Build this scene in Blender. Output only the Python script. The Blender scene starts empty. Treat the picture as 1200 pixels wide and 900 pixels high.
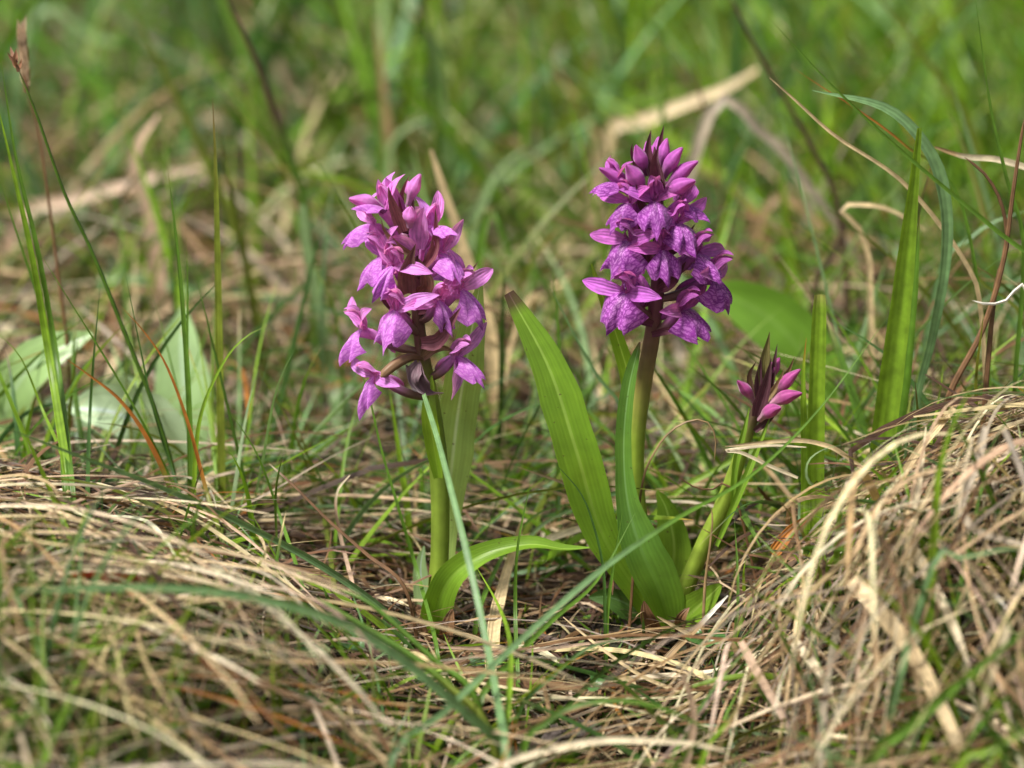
import bpy, math, random
import numpy as np
from mathutils import Vector, Matrix

rnd = random.Random(11)
R = np.random.default_rng(23)
scene = bpy.context.scene
COL = scene.collection
rad = math.radians

# ------------------------------------------------------------------ camera
CAM = Vector((0.0, -1.03, 0.333))
PITCH = rad(14.0)
cam_d = bpy.data.cameras.new('camera')
cam_d.sensor_width = 17.3
cam_d.lens = 60.0
cam_d.clip_start = 0.01
cam_d.clip_end = 200
cam_d.dof.use_dof = True
cam_d.dof.focus_distance = 1.052
cam_d.dof.aperture_fstop = 3.6
cam_d.dof.aperture_blades = 7
cam = bpy.data.objects.new('camera', cam_d)
cam.location = CAM
cam.rotation_euler = (rad(90) - PITCH, 0, 0)
COL.objects.link(cam)
scene.camera = cam

# ------------------------------------------------------------------ sky, sun, exposure
SUN_EL, SUN_AZ = 58.0, -125.0        # azimuth: 0 = behind the flowers (+Y), negative = left
w = bpy.data.worlds.new('World')
scene.world = w
w.use_nodes = True
nt = w.node_tree
bg = nt.nodes['Background']
sky = nt.nodes.new('ShaderNodeTexSky')
sky.sky_type = 'NISHITA'
sky.sun_disc = False
sky.sun_elevation = rad(SUN_EL)
sky.sun_rotation = rad(SUN_AZ)
sky.dust_density = 4.0
sky.air_density = 1.0
hs = nt.nodes.new('ShaderNodeHueSaturation')
hs.inputs['Saturation'].default_value = 0.35
nt.links.new(sky.outputs[0], hs.inputs['Color'])
nt.links.new(hs.outputs[0], bg.inputs['Color'])
bg.inputs['Strength'].default_value = 0.062
sun_d = bpy.data.lights.new('sun', 'SUN')
sun_d.energy = 3.5
sun_d.angle = rad(12)
sun_d.color = (1.0, 0.95, 0.88)
sun = bpy.data.objects.new('sun', sun_d)
ds = Vector((math.sin(rad(SUN_AZ)) * math.cos(rad(SUN_EL)), math.cos(rad(SUN_AZ)) * math.cos(rad(SUN_EL)), math.sin(rad(SUN_EL))))
sun.rotation_euler = ds.to_track_quat('Z', 'Y').to_euler()
sun.location = ds * 3
COL.objects.link(sun)
vs = scene.view_settings
vs.view_transform = 'Standard'
vs.look = 'None'
vs.exposure = 0.98
vs.gamma = 1.0
vs.use_curve_mapping = False
scene.cycles.max_bounces = 10
scene.cycles.diffuse_bounces = 4
scene.cycles.transmission_bounces = 6
scene.cycles.transparent_max_bounces = 6
scene.cycles.use_denoising = True

# ------------------------------------------------------------------ helpers: picture <-> place
FPX = 1200 * 60.0 / 17.3
cp, sp = math.cos(PITCH), math.sin(PITCH)


def ray(px, py):
    u, v = (px - 600) / FPX, (450 - py) / FPX
    return Vector((u, cp + v * sp, -sp + v * cp))


def P(px, py, Y):
    d = ray(px, py)
    return CAM + d * ((Y - CAM.y) / d.y)


def mpp(p):                                   # metres per photograph pixel at a point
    q = p - CAM
    return (q.y * cp - q.z * sp) / FPX


def ss(a, b, x):
    t = np.clip((x - a) / (b - a), 0, 1)
    return t * t * (3 - 2 * t)


def g(x, y):                                  # height of the ground
    x = np.asarray(x, float)
    y = np.asarray(y, float)
    z = np.zeros(np.broadcast(x, y).shape)
    z = z + 0.068 * ss(0.045, 0.165, x) * np.exp(-((y + 0.03) / np.where(y < -0.03, 0.065, 0.10)) ** 2)
    z = z + 0.050 * ss(-0.02, -0.17, x) * np.exp(-((y + 0.02) / np.where(y < -0.02, 0.16, 0.10)) ** 2)
    z = z - 0.05 * ss(-0.03, -0.17, y) * ss(-0.13, -0.06, x) * ss(0.125, 0.07, x)
    z = z - 0.014 * np.exp(-((x - 0.03) / 0.05) ** 2 - ((y + 0.055) / 0.05) ** 2)
    amp = ss(0.1, 0.5, np.hypot(x, y))
    z = z + amp * 0.012 * (np.sin(7.3 * x + 2.1 * y + 1) * np.cos(5.1 * y - 3.3 * x) + 0.6 * np.sin(13 * x - 9 * y + 2))
    z = z + 0.002 * np.sin(61 * x + 13 * y) * np.cos(47 * y - 21 * x) + 0.0012 * np.sin(131 * x) * np.sin(117 * y + 2)
    far = ss(2.0, 12, np.hypot(x, y))
    z = z + far * 0.25 * np.sin(0.31 * x + 1) * np.sin(0.27 * y)
    return z


def gz(x, y):
    return float(g(x, y))


def S(px, py, h=0.0):                         # where the line of sight meets the turf, h above the ground
    d = ray(px, py)
    t, dt = 0.6, 0.004
    while t < 4:
        p = CAM + d * t
        if p.z < gz(p.x, p.y) + h:
            break
        t += dt
    return CAM + d * (t - dt * 0.5)


# ------------------------------------------------------------------ materials
def new_mat(name):
    m = bpy.data.materials.new(name)
    m.use_nodes = True
    m.node_tree.nodes.clear()
    return m, m.node_tree


def N(t, kind, **kw):
    n = t.nodes.new(kind)
    for k, v in kw.items():
        setattr(n, k, v)
    return n


def math_node(t, op, a, b=None, clamp=False):
    n = N(t, 'ShaderNodeMath', operation=op)
    n.use_clamp = clamp
    for i, v in enumerate((a, b)):
        if v is None:
            continue
        if isinstance(v, (int, float)):
            n.inputs[i].default_value = v
        else:
            t.links.new(v, n.inputs[i])
    return n.outputs[0]


def mixc(t, fac, a, b, mode='MIX'):
    n = N(t, 'ShaderNodeMix', data_type='RGBA', blend_type=mode)
    for s, v in ((n.inputs[0], fac), (n.inputs[6], a), (n.inputs[7], b)):
        if isinstance(v, (int, float)):
            s.default_value = v
        elif isinstance(v, tuple):
            s.default_value = v if len(v) == 4 else (*v, 1)
        else:
            t.links.new(v, s)
    return n.outputs[2]


def ramp(t, src, a, b, lo=0.0, hi=1.0):
    n = N(t, 'ShaderNodeMapRange')
    t.links.new(src, n.inputs[0])
    n.inputs[1].default_value, n.inputs[2].default_value = a, b
    n.inputs[3].default_value, n.inputs[4].default_value = lo, hi
    return n.outputs[0]


def blade_material(name, stripes, rough, spec, var=0.35, bump=0.25, sheen=0.0, noise_scale=260.0, mid=False, streak=0.2, specks=0.0, midk=.8):
    """colour and translucency come from the mesh attribute Col; veins, blotches and relief are procedural"""
    m, t = new_mat(name)
    at = N(t, 'ShaderNodeAttribute', attribute_name='Col')
    uv = N(t, 'ShaderNodeUVMap')
    tc = N(t, 'ShaderNodeTexCoord')
    geo = N(t, 'ShaderNodeNewGeometry')
    n1 = N(t, 'ShaderNodeTexNoise')
    n1.inputs['Scale'].default_value = noise_scale
    n1.inputs['Detail'].default_value = 3
    t.links.new(geo.outputs['Position'], n1.inputs['Vector'])
    val = ramp(t, n1.outputs[0], 0.3, 0.7, 1 - var, 1 + var)
    c = mixc(t, 1.0, at.outputs['Color'], val, 'MULTIPLY')
    sx = N(t, 'ShaderNodeSeparateXYZ')
    t.links.new(uv.outputs[0], sx.inputs[0])
    s = math_node(t, 'SINE', math_node(t, 'MULTIPLY', sx.outputs[0], stripes * 6.2832))
    mpv = N(t, 'ShaderNodeMapping')
    mpv.inputs['Scale'].default_value = (stripes * 0.9, 3.0, 1)
    t.links.new(uv.outputs[0], mpv.inputs[0])
    n2 = N(t, 'ShaderNodeTexNoise')
    n2.inputs['Scale'].default_value = 1.0
    n2.inputs['Detail'].default_value = 4
    t.links.new(mpv.outputs[0], n2.inputs['Vector'])
    c = mixc(t, 1.0, c, ramp(t, s, -1, 1, 1 - streak * .35, 1 + streak * .35), 'MULTIPLY')
    c = mixc(t, 1.0, c, ramp(t, n2.outputs[0], 0.3, 0.7, 1 - streak, 1 + streak), 'MULTIPLY')
    if mid:                                    # pale midrib
        d = math_node(t, 'ABSOLUTE', math_node(t, 'SUBTRACT', sx.outputs[0], 0.5))
        k = ramp(t, d, 0.02, 0.05, midk, 0.0)
        k = math_node(t, 'MULTIPLY', k, ramp(t, sx.outputs[1], 0.25, 0.6, 0.15, 1.0))
        c = mixc(t, k, c, mixc(t, 1.0, c, (1.9, 1.6, 3.5), 'MULTIPLY'))
    if specks:                                 # dirt and insect marks
        n5 = N(t, 'ShaderNodeTexNoise')
        n5.inputs['Scale'].default_value = 620
        n5.inputs['Detail'].default_value = 2
        t.links.new(geo.outputs['Position'], n5.inputs['Vector'])
        c = mixc(t, ramp(t, n5.outputs[0], 0.69, 0.74, 0.0, specks), c, (0.10, 0.07, 0.03))
        n6 = N(t, 'ShaderNodeTexNoise')
        n6.inputs['Scale'].default_value = 45
        t.links.new(geo.outputs['Position'], n6.inputs['Vector'])
        c = mixc(t, ramp(t, n6.outputs[0], 0.5, 0.75, 0.0, 0.45), c, mixc(t, 1.0, c, (1.35, 1.1, 0.8), 'MULTIPLY'))
    bsum = math_node(t, 'ADD', math_node(t, 'MULTIPLY', s, 0.5), n2.outputs[0])
    bp = N(t, 'ShaderNodeBump')
    bp.inputs['Strength'].default_value = bump
    bp.inputs['Distance'].default_value = 0.0004
    t.links.new(bsum, bp.inputs['Height'])
    pr = N(t, 'ShaderNodeBsdfPrincipled')
    pr.inputs['Roughness'].default_value = rough
    pr.inputs['Specular IOR Level'].default_value = spec
    if sheen:
        pr.inputs['Sheen Weight'].default_value = sheen
    t.links.new(c, pr.inputs['Base Color'])
    t.links.new(bp.outputs[0], pr.inputs['Normal'])
    tr = N(t, 'ShaderNodeBsdfTranslucent')
    t.links.new(mixc(t, 1.0, c, (1.25, 1.2, 0.75), 'MULTIPLY'), tr.inputs[0])
    mx = N(t, 'ShaderNodeMixShader')
    t.links.new(at.outputs['Alpha'], mx.inputs[0])
    t.links.new(pr.outputs[0], mx.inputs[1])
    t.links.new(tr.outputs[0], mx.inputs[2])
    out = N(t, 'ShaderNodeOutputMaterial')
    t.links.new(mx.outputs[0], out.inputs[0])
    return m


M_GRASS = blade_material('grass_blade', 3, 0.42, 0.45, var=0.22)
M_STRAW = blade_material('dry_straw', 4, 0.45, 0.5, var=0.3, bump=0.5)
M_LEAF = blade_material('orchid_leaf', 11, 0.38, 0.45, var=0.14, bump=0.14, noise_scale=120, mid=True, streak=0.12, specks=0.7)
M_BROAD = blade_material('broad_leaf', 6, 0.34, 0.6, var=0.12, bump=0.12, noise_scale=90, mid=True, streak=0.06, midk=.3)
M_STEM = blade_material('plant_stem', 5, 0.45, 0.4, var=0.15, bump=0.3, noise_scale=200)
M_PETAL = blade_material('petal', 5, 0.5, 0.25, var=0.16, bump=0.35, sheen=0.25, noise_scale=420, streak=0.3)


def lip_material(name, base, dark, pale, amount):
    m, t = new_mat(name)
    uv = N(t, 'ShaderNodeUVMap')
    geo = N(t, 'ShaderNodeNewGeometry')
    at = N(t, 'ShaderNodeAttribute', attribute_name='Col')
    mp = N(t, 'ShaderNodeMapping')
    mp.inputs['Scale'].default_value = (9, 8, 1)
    t.links.new(uv.outputs[0], mp.inputs[0])
    nz = N(t, 'ShaderNodeTexNoise')
    nz.inputs['Scale'].default_value = 700
    t.links.new(geo.outputs['Position'], nz.inputs['Vector'])
    warp = N(t, 'ShaderNodeVectorMath', operation='ADD')
    sc = N(t, 'ShaderNodeVectorMath', operation='SCALE')
    sc.inputs['Scale'].default_value = 0.9
    t.links.new(nz.outputs['Color'], sc.inputs[0])
    t.links.new(mp.outputs[0], warp.inputs[0])
    t.links.new(sc.outputs[0], warp.inputs[1])
    vo = N(t, 'ShaderNodeTexVoronoi', feature='DISTANCE_TO_EDGE')
    vo.inputs['Scale'].default_value = 1.0
    t.links.new(warp.outputs[0], vo.inputs['Vector'])
    loops = ramp(t, vo.outputs[0], 0.05, 0.2, 1.0, 0.0)
    n3 = N(t, 'ShaderNodeTexNoise')
    n3.inputs['Scale'].default_value = 2.6
    t.links.new(warp.outputs[0], n3.inputs['Vector'])
    dots = ramp(t, n3.outputs[0], 0.52, 0.6, 0.0, 1.0)
    mark = math_node(t, 'MULTIPLY', math_node(t, 'MAXIMUM', loops, math_node(t, 'MULTIPLY', dots, 0.8)), amount)
    sx = N(t, 'ShaderNodeSeparateXYZ')
    t.links.new(uv.outputs[0], sx.inputs[0])
    d = math_node(t, 'ABSOLUTE', math_node(t, 'SUBTRACT', sx.outputs[0], 0.5))
    cen = math_node(t, 'MULTIPLY', ramp(t, d, 0.05, 0.3, 1, 0), ramp(t, sx.outputs[1], 0.05, 0.7, 0.8, 0.0))
    c = mixc(t, 1.0, at.outputs['Color'], base, 'MULTIPLY')
    c = mixc(t, cen, c, pale)
    c = mixc(t, mark, c, dark)
    n4 = N(t, 'ShaderNodeTexNoise')
    n4.inputs['Scale'].default_value = 260
    t.links.new(geo.outputs['Position'], n4.inputs['Vector'])
    c = mixc(t, 1.0, c, ramp(t, n4.outputs[0], 0.3, 0.7, 0.8, 1.2), 'MULTIPLY')
    bp = N(t, 'ShaderNodeBump')
    bp.inputs['Strength'].default_value = 0.3
    bp.inputs['Distance'].default_value = 0.0004
    t.links.new(vo.outputs[0], bp.inputs['Height'])
    pr = N(t, 'ShaderNodeBsdfPrincipled')
    pr.inputs['Roughness'].default_value = 0.5
    pr.inputs['Specular IOR Level'].default_value = 0.25
    pr.inputs['Sheen Weight'].default_value = 0.25
    t.links.new(c, pr.inputs['Base Color'])
    t.links.new(bp.outputs[0], pr.inputs['Normal'])
    tr = N(t, 'ShaderNodeBsdfTranslucent')
    t.links.new(c, tr.inputs[0])
    mx = N(t, 'ShaderNodeMixShader')
    mx.inputs[0].default_value = 0.35
    t.links.new(pr.outputs[0], mx.inputs[1])
    t.links.new(tr.outputs[0], mx.inputs[2])
    out = N(t, 'ShaderNodeOutputMaterial')
    t.links.new(mx.outputs[0], out.inputs[0])
    return m


def soil_material():
    m, t = new_mat('turf_soil')
    geo = N(t, 'ShaderNodeNewGeometry')
    n1 = N(t, 'ShaderNodeTexNoise')
    n1.inputs['Scale'].default_value = 22
    n1.inputs['Detail'].default_value = 8
    t.links.new(geo.outputs['Position'], n1.inputs['Vector'])
    n2 = N(t, 'ShaderNodeTexNoise')
    n2.inputs['Scale'].default_value = 300
    n2.inputs['Detail'].default_value = 5
    t.links.new(geo.outputs['Position'], n2.inputs['Vector'])
    c = mixc(t, ramp(t, n1.outputs[0], 0.4, 0.6), (0.022, 0.014, 0.008), (0.018, 0.028, 0.008))
    c = mixc(t, ramp(t, n2.outputs[0], 0.5, 0.68), c, (0.05, 0.034, 0.018))
    bp = N(t, 'ShaderNodeBump')
    bp.inputs['Strength'].default_value = 0.9
    bp.inputs['Distance'].default_value = 0.004
    t.links.new(n2.outputs[0], bp.inputs['Height'])
    pr = N(t, 'ShaderNodeBsdfPrincipled')
    pr.inputs['Roughness'].default_value = 0.9
    t.links.new(c, pr.inputs['Base Color'])
    t.links.new(bp.outputs[0], pr.inputs['Normal'])
    out = N(t, 'ShaderNodeOutputMaterial')
    t.links.new(pr.outputs[0], out.inputs[0])
    return m


# base colours (linear), last number = translucency
C = dict(
    bright=(0.210, 0.360, 0.025, 0.44), green=(0.100, 0.205, 0.022, 0.38), deep=(0.052, 0.120, 0.022, 0.32),
    olive=(0.150, 0.190, 0.025, 0.34), glauc=(0.145, 0.260, 0.105, 0.30), pale_g=(0.220, 0.330, 0.140, 0.35),
    cream=(0.690, 0.590, 0.400, 0.15), straw=(0.560, 0.430, 0.240, 0.16), tan=(0.350, 0.235, 0.115, 0.15),
    grey=(0.330, 0.275, 0.200, 0.12), brown=(0.170, 0.090, 0.042, 0.12), dark=(0.060, 0.032, 0.018, 0.08),
    orange=(0.380, 0.140, 0.025, 0.25), red=(0.420, 0.050, 0.015, 0.25), pink=(0.460, 0.325, 0.225, 0.15),
    white=(0.720, 0.690, 0.600, 0.12))


# ------------------------------------------------------------------ helpers: meshes
def finish(name, verts, quads, uvs, cols, mat, parent=None, smooth=True, origin=None):
    """one mesh object from arrays: quads (n,4) vertex ids, uvs and cols per vertex"""
    verts = np.asarray(verts, np.float32).reshape(-1, 3)
    if origin is not None:
        verts = verts - np.asarray(origin, np.float32)
    quads = np.asarray(quads, np.int32).reshape(-1, 4)
    me = bpy.data.meshes.new(name)
    me.vertices.add(len(verts))
    me.vertices.foreach_set('co', verts.ravel())
    me.loops.add(quads.size)
    me.loops.foreach_set('vertex_index', quads.ravel())
    me.polygons.add(len(quads))
    me.polygons.foreach_set('loop_start', np.arange(0, quads.size, 4, dtype=np.int32))
    me.polygons.foreach_set('loop_total', np.full(len(quads), 4, np.int32))
    me.polygons.foreach_set('use_smooth', np.full(len(quads), smooth, bool))
    if uvs is not None:
        uvs = np.asarray(uvs, np.float32).reshape(-1, 2)
        l = me.uv_layers.new(name='UVMap')
        l.data.foreach_set('uv', uvs[quads.ravel()].ravel())
    if cols is not None:
        cols = np.asarray(cols, np.float32).reshape(-1, 4)
        a = me.color_attributes.new('Col', 'FLOAT_COLOR', 'POINT')
        a.data.foreach_set('color', cols.ravel())
    me.update(calc_edges=True)
    me.materials.append(mat)
    o = bpy.data.objects.new(name, me)
    if origin is not None:
        o.location = origin
    if parent is not None:
        o.parent = parent
        o.location = (0, 0, 0) if origin is None else Vector(origin)
    COL.objects.link(o)
    return o


def tag(o, label=None, cat=None, group=None, kind=None):
    if label:
        o['label'] = label
    if cat:
        o['category'] = cat
    if group:
        o['group'] = group
    if kind:
        o['kind'] = kind
    return o


def spline(pts, n):
    """Catmull-Rom through pts, n+1 samples at even arc length"""
    p = np.array([tuple(q) for q in pts], float)
    if len(p) == 2:
        p = np.array([p[0], (p[0] + p[1]) / 2, p[1]])
    q = np.vstack([2 * p[0] - p[1], p, 2 * p[-1] - p[-2]])
    out = []
    for i in range(len(p) - 1):
        a, b, c, d = q[i], q[i + 1], q[i + 2], q[i + 3]
        for k in range(16):
            t = k / 16
            out.append(0.5 * (2 * b + (c - a) * t + (2 * a - 5 * b + 4 * c - d) * t * t + (3 * b - a - 3 * c + d) * t ** 3))
    out.append(p[-1])
    out = np.array(out)
    s = np.concatenate([[0], np.cumsum(np.linalg.norm(np.diff(out, axis=0), axis=1))])
    u = np.linspace(0, s[-1], n + 1)
    return np.stack([np.interp(u, s, out[:, k]) for k in range(3)], 1)


def quads_grid(nu, nv, off=0):
    i = np.arange(nu)[:, None]
    j = np.arange(nv)[None, :]
    a = off + i * (nv + 1) + j
    return np.stack([a, a + 1, a + nv + 2, a + nv + 1], -1).reshape(-1, 4)


GRASS_PROF = ((0, .75), (.12, 1), (.45, .92), (.75, .6), (.92, .25), (1, .02))
STRAW_PROF = ((0, .7), (.1, 1), (.6, .9), (.9, .6), (1, .25))
CUT_PROF = ((0, .95), (.3, 1), (.8, .85), (.985, .72), (1, .6))


def ribbon(pts, width, prof=GRASS_PROF, n=18, cross=4, fold=0.25, hint=(0, -1, 0.35), roll=(0, 0), wave=0.0, curl=0.0):
    """blade along pts: returns verts, quads, uvs; width = full width in metres"""
    c = spline(pts, n)
    T = np.gradient(c, axis=0)
    T /= np.linalg.norm(T, axis=1)[:, None] + 1e-12
    h = np.asarray(hint, float)
    v = np.linspace(0, 1, n + 1)
    pv = np.interp(v, [a for a, _ in prof], [b for _, b in prof])
    verts, uvs = [], []
    ph = rnd.random() * 6.28
    Wp = None
    for i in range(n + 1):
        nn = h - T[i] * h.dot(T[i])
        nn /= np.linalg.norm(nn) + 1e-9
        W = np.cross(T[i], nn)
        if Wp is not None and W.dot(Wp) < 0:
            W, nn = -W, -nn
        Wp = W
        a = math.radians(roll[0] + (roll[1] - roll[0]) * v[i])
        W2 = W * math.cos(a) + nn * math.sin(a)
        N2 = -W * math.sin(a) + nn * math.cos(a)
        hw = width * 0.5 * pv[i] * (1 + .025 * math.sin(ph + 19 * v[i]) + .018 * math.sin(2 * ph + 47 * v[i]))
        for k in range(cross + 1):
            t = -1 + 2 * k / cross
            off = fold * hw * (abs(t) ** 1.3) + curl * hw * t * t * t
            off += wave * hw * abs(t) * math.sin(ph + 9 * v[i] + 2.2 * t)
            verts.append(c[i] + W2 * hw * t * math.cos(fold * 0.7 * abs(t)) + N2 * off)
            uvs.append(((t + 1) / 2, v[i]))
    return np.array(verts), quads_grid(n, cross), np.array(uvs)


def tube(pts, radii, n=16, sides=8, cap=True):
    c = spline(pts, n)
    T = np.gradient(c, axis=0)
    T /= np.linalg.norm(T, axis=1)[:, None] + 1e-12
    v = np.linspace(0, 1, n + 1)
    r = np.interp(v, np.linspace(0, 1, len(radii)), radii)
    if cap:
        r[-1] = r[-1] * 0.15
    verts, uvs = [], []
    ref = np.array((0.31, -0.9, 0.29))
    for i in range(n + 1):
        a = np.cross(T[i], ref)
        a /= np.linalg.norm(a) + 1e-9
        b = np.cross(T[i], a)
        for k in range(sides + 1):
            th = 2 * math.pi * k / sides
            verts.append(c[i] + (a * math.cos(th) + b * math.sin(th)) * r[i])
            uvs.append((k / sides, v[i]))
    return np.array(verts), quads_grid(n, sides), np.array(uvs)


def colours(uvs, base, tip=None, tip_from=0.9, root=None, jitter=0.0, spread=0.06):
    v = uvs[:, 1]
    c = np.tile(np.array(base, float), (len(v), 1))
    if jitter:
        c[:, :3] *= 1 + (rnd.random() - 0.5) * 2 * jitter
    if root is not None:
        k = np.clip(1 - v / 0.35, 0, 1)[:, None]
        c = c * (1 - k) + np.array(root, float) * k
    if tip is not None:
        k = ss(tip_from - spread, tip_from + spread, v)[:, None]
        c = c * (1 - k) + np.array(tip, float) * k
    return c


# ------------------------------------------------------------------ the ground
def axis_samples(lo, hi, near_lo, near_hi, step):
    near = np.arange(near_lo, near_hi + step / 2, step)
    out, d, x = [], step, near_lo
    while x > lo:
        d *= 1.16
        x -= d
        out.append(max(x, lo))
    out = out[::-1] + list(near)
    d, x = step, near_hi
    while x < hi:
        d *= 1.16
        x += d
        out.append(min(x, hi))
    return np.array(out)


gx = axis_samples(-40, 40, -0.4, 0.4, 0.006)
gy = axis_samples(-40, 40, -0.45, 1.3, 0.006)
X, Yg = np.meshgrid(gx, gy, indexing='ij')
Zg = g(X, Yg)
ground = finish('ground', np.stack([X, Yg, Zg], -1), quads_grid(len(gx) - 1, len(gy) - 1)[:, ::-1], None, None, soil_material())
tag(ground, 'dark mossy soil under the matted grass of the meadow', 'ground', kind='structure')


# ------------------------------------------------------------------ grass and thatch masses
def blades(n, x, y, heading, e0, bend, L, W, K=9, curve=0.0, lift=0.0, clampz=True, roll=0.5, fold=0.3, wob=0.0, kink=0.0):
    """n blades as arrays: positions (n,K+1,3) and per-blade half widths; heading in the ground plane, e0 start elevation, bend = fall of elevation"""
    s = np.linspace(0, 1, K + 1)[None, :]
    el = e0[:, None] - bend[:, None] * s ** 1.2
    hd = heading[:, None] + np.asarray(curve)[..., None] * s + wob * np.sin(s * R.uniform(4, 9, (n, 1)) + R.uniform(0, 6, (n, 1)))
    kat, kam = R.uniform(.25, .8, (n, 1)), R.normal(0, .55, (n, 1)) * (R.uniform(0, 1, (n, 1)) < kink)
    hd = hd + kam * (s > kat)
    el = el + R.normal(0, .35, (n, 1)) * (s > kat) * (np.abs(kam) > 0)
    d = np.stack([np.cos(el) * np.cos(hd), np.cos(el) * np.sin(hd), np.sin(el)], -1)
    step = (L / K)[:, None, None]
    p = np.cumsum(d * step, 1)
    p = np.concatenate([np.zeros((n, 1, 3)), p[:, :-1]], 1)
    z0 = g(x, y) - 0.002 + np.asarray(lift)
    p = p + np.stack([x, y, z0], -1)[:, None, :]
    if clampz:
        gg = g(p[..., 0], p[..., 1]) + 0.0008 + np.abs(np.asarray(lift))[..., None] * 0.8
        zz = p[..., 2]
        lo = gg - 0.004 * (s < 0.1)
        zz = np.where(zz < lo, lo + R.uniform(0, .0025, (n, 1)), zz)
        for _ in range(2):
            zz[:, 1:-1] = (zz[:, :-2] + 2 * zz[:, 1:-1] + zz[:, 2:]) / 4
        p[..., 2] = zz
    H = np.stack([-np.sin(hd), np.cos(hd), np.zeros_like(hd)], -1)
    T = d
    NN = np.cross(H, T)
    ro = (R.uniform(-1, 1, n) * roll)[:, None] + R.uniform(-1, 1, n)[:, None] * s * 0.8
    Wv = H * np.cos(ro)[..., None] + NN * np.sin(ro)[..., None]
    Nv = -H * np.sin(ro)[..., None] + NN * np.cos(ro)[..., None]
    return p, Wv, Nv


def pack(p, Wv, Nv, W, prof, col, tipcol=None, tip_from=0.85, fold=0.3):
    n, K1 = p.shape[:2]
    s = np.linspace(0, 1, K1)
    pv = np.interp(s, [a for a, _ in prof], [b for _, b in prof])
    hw = (W[:, None] * 0.5 * pv[None, :])[..., None]
    V = np.stack([p - Wv * hw + Nv * hw * fold, p, p + Wv * hw + Nv * hw * fold], 2)     # n,K1,3,3
    base = np.arange(n)[:, None, None] * (K1 * 3)
    q1 = quads_grid(K1 - 1, 2)
    q = (base + q1[None]).reshape(-1, 4)
    uv = np.zeros((n, K1, 3, 2))
    uv[..., 0] = np.array([0, .5, 1])[None, None, :]
    uv[..., 1] = s[None, :, None] + R.uniform(0, 5, (n, 1, 1))
    c = np.repeat(np.repeat(col[:, None, None, :], K1, 1), 3, 2)
    if tipcol is not None:
        k = ss(tip_from - 0.12, tip_from + 0.12, s)[None, :, None, None]
        c = c * (1 - k) + tipcol[:, None, None, :] * k
    return V.reshape(-1, 3), q, uv.reshape(-1, 2), c.reshape(-1, 4)


def pick(n, names, probs, jit=0.22):
    tab = np.array([C[k] for k in names])
    i = R.choice(len(names), n, p=np.array(probs) / sum(probs))
    c = tab[i].copy()
    c[:, :3] *= 1 + R.uniform(-jit, jit, (n, 1))
    c[:, :3] *= 1 + R.uniform(-0.08, 0.08, (n, 3))
    return c


def seen_top(x, y, z):                        # picture row of a point, for keeping the flowers free
    q = np.stack([x - CAM.x, y - CAM.y, z - CAM.z], -1)
    dep = q[..., 1] * cp - q[..., 2] * sp
    up = q[..., 1] * sp + q[..., 2] * cp
    return 600 + q[..., 0] / dep * FPX, 450 - up / dep * FPX


def clear_of_leaves(p):
    px, py = seen_top(p[..., 0], p[..., 1], p[..., 2])
    bad = (p[..., 1] < 0.16) & (px < 240) & (py > 360) & (py < 560)
    bad |= (p[..., 1] < 0.18) & (px > 830) & (px < 945) & (py > 335) & (py < 425)
    bad |= (p[..., 1] < 0.09) & (px > 380) & (px < 900) & (py < 480)
    return ~bad.any(1)


def clear_of_flowers(p):
    """True for blades that stay out of the sightline to the orchids (they grow beside, not before them)"""
    px, py = seen_top(p[..., 0], p[..., 1], p[..., 2])
    front = p[..., 1] < 0.03
    lim = R.uniform(700, 850, (len(p), 1))
    tall = R.uniform(0, 1, (len(p), 1)) < 0.6
    bad = front & (((px > 340) & (px < 860) & (py < 660)) | ((px > 230) & (px <= 340) & (py < np.where(tall, 500, 640))) | ((px > 440) & (px < 850) & (py < lim)) | ((px > 840) & (px < 960) & (py < 565)) | ((px <= 230) & (py < np.where(tall, 555, 580))) | ((px >= 960) & (px < 1060) & (py < 500)) | ((px > 1060) & (py < 440)))
    return ~bad.any(1)


ST = ['cream', 'straw', 'tan', 'grey', 'brown', 'dark', 'orange', 'pink']


def thatch(name, label, n, xr, yr, dens, head, Lr, Wr, probs, lift_max, e0r=(0.05, 0.55), keep=None, mat=None, names=ST, bendk=1.7, narrow=False):
    x = R.uniform(*xr, n)
    y = R.uniform(*yr, n)
    k = R.uniform(0, 1, n) < dens(x, y)
    x, y = x[k], y[k]
    n = len(x)
    L = R.uniform(*Lr, n)
    W = R.uniform(*Wr, n) * R.choice([0.45, .65, .8, 1, 1.35], n)
    e0 = R.uniform(*e0r, n)
    p, Wv, Nv = blades(n, x, y, head(x, y, n), e0, e0 * R.uniform(1.0, bendk, n) + R.uniform(0, .5, n), L, W, 9, R.uniform(-0.5, 0.5, n), R.uniform(0, lift_max, n), wob=0.09, kink=0.35)
    if keep is not None:
        m = keep(p)
        p, Wv, Nv, W = p[m], Wv[m], Nv[m], W[m]
        n = len(W)
    W = W * np.where(p[:, 0, 1] < 0.22, 0.6, 1.0) if narrow else W
    cb = pick(n, names, probs)
    ct = cb.copy()
    alt = R.uniform(0, 1, n) < 0.4
    ct[alt] = pick(int(alt.sum()), names, probs)
    v, q, uv, c = pack(p, Wv, Nv, W, STRAW_PROF, cb, ct, 0.55)
    return tag(finish(name, v, q, uv, c, mat or M_STRAW), label, 'dry grass', kind='stuff')


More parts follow.
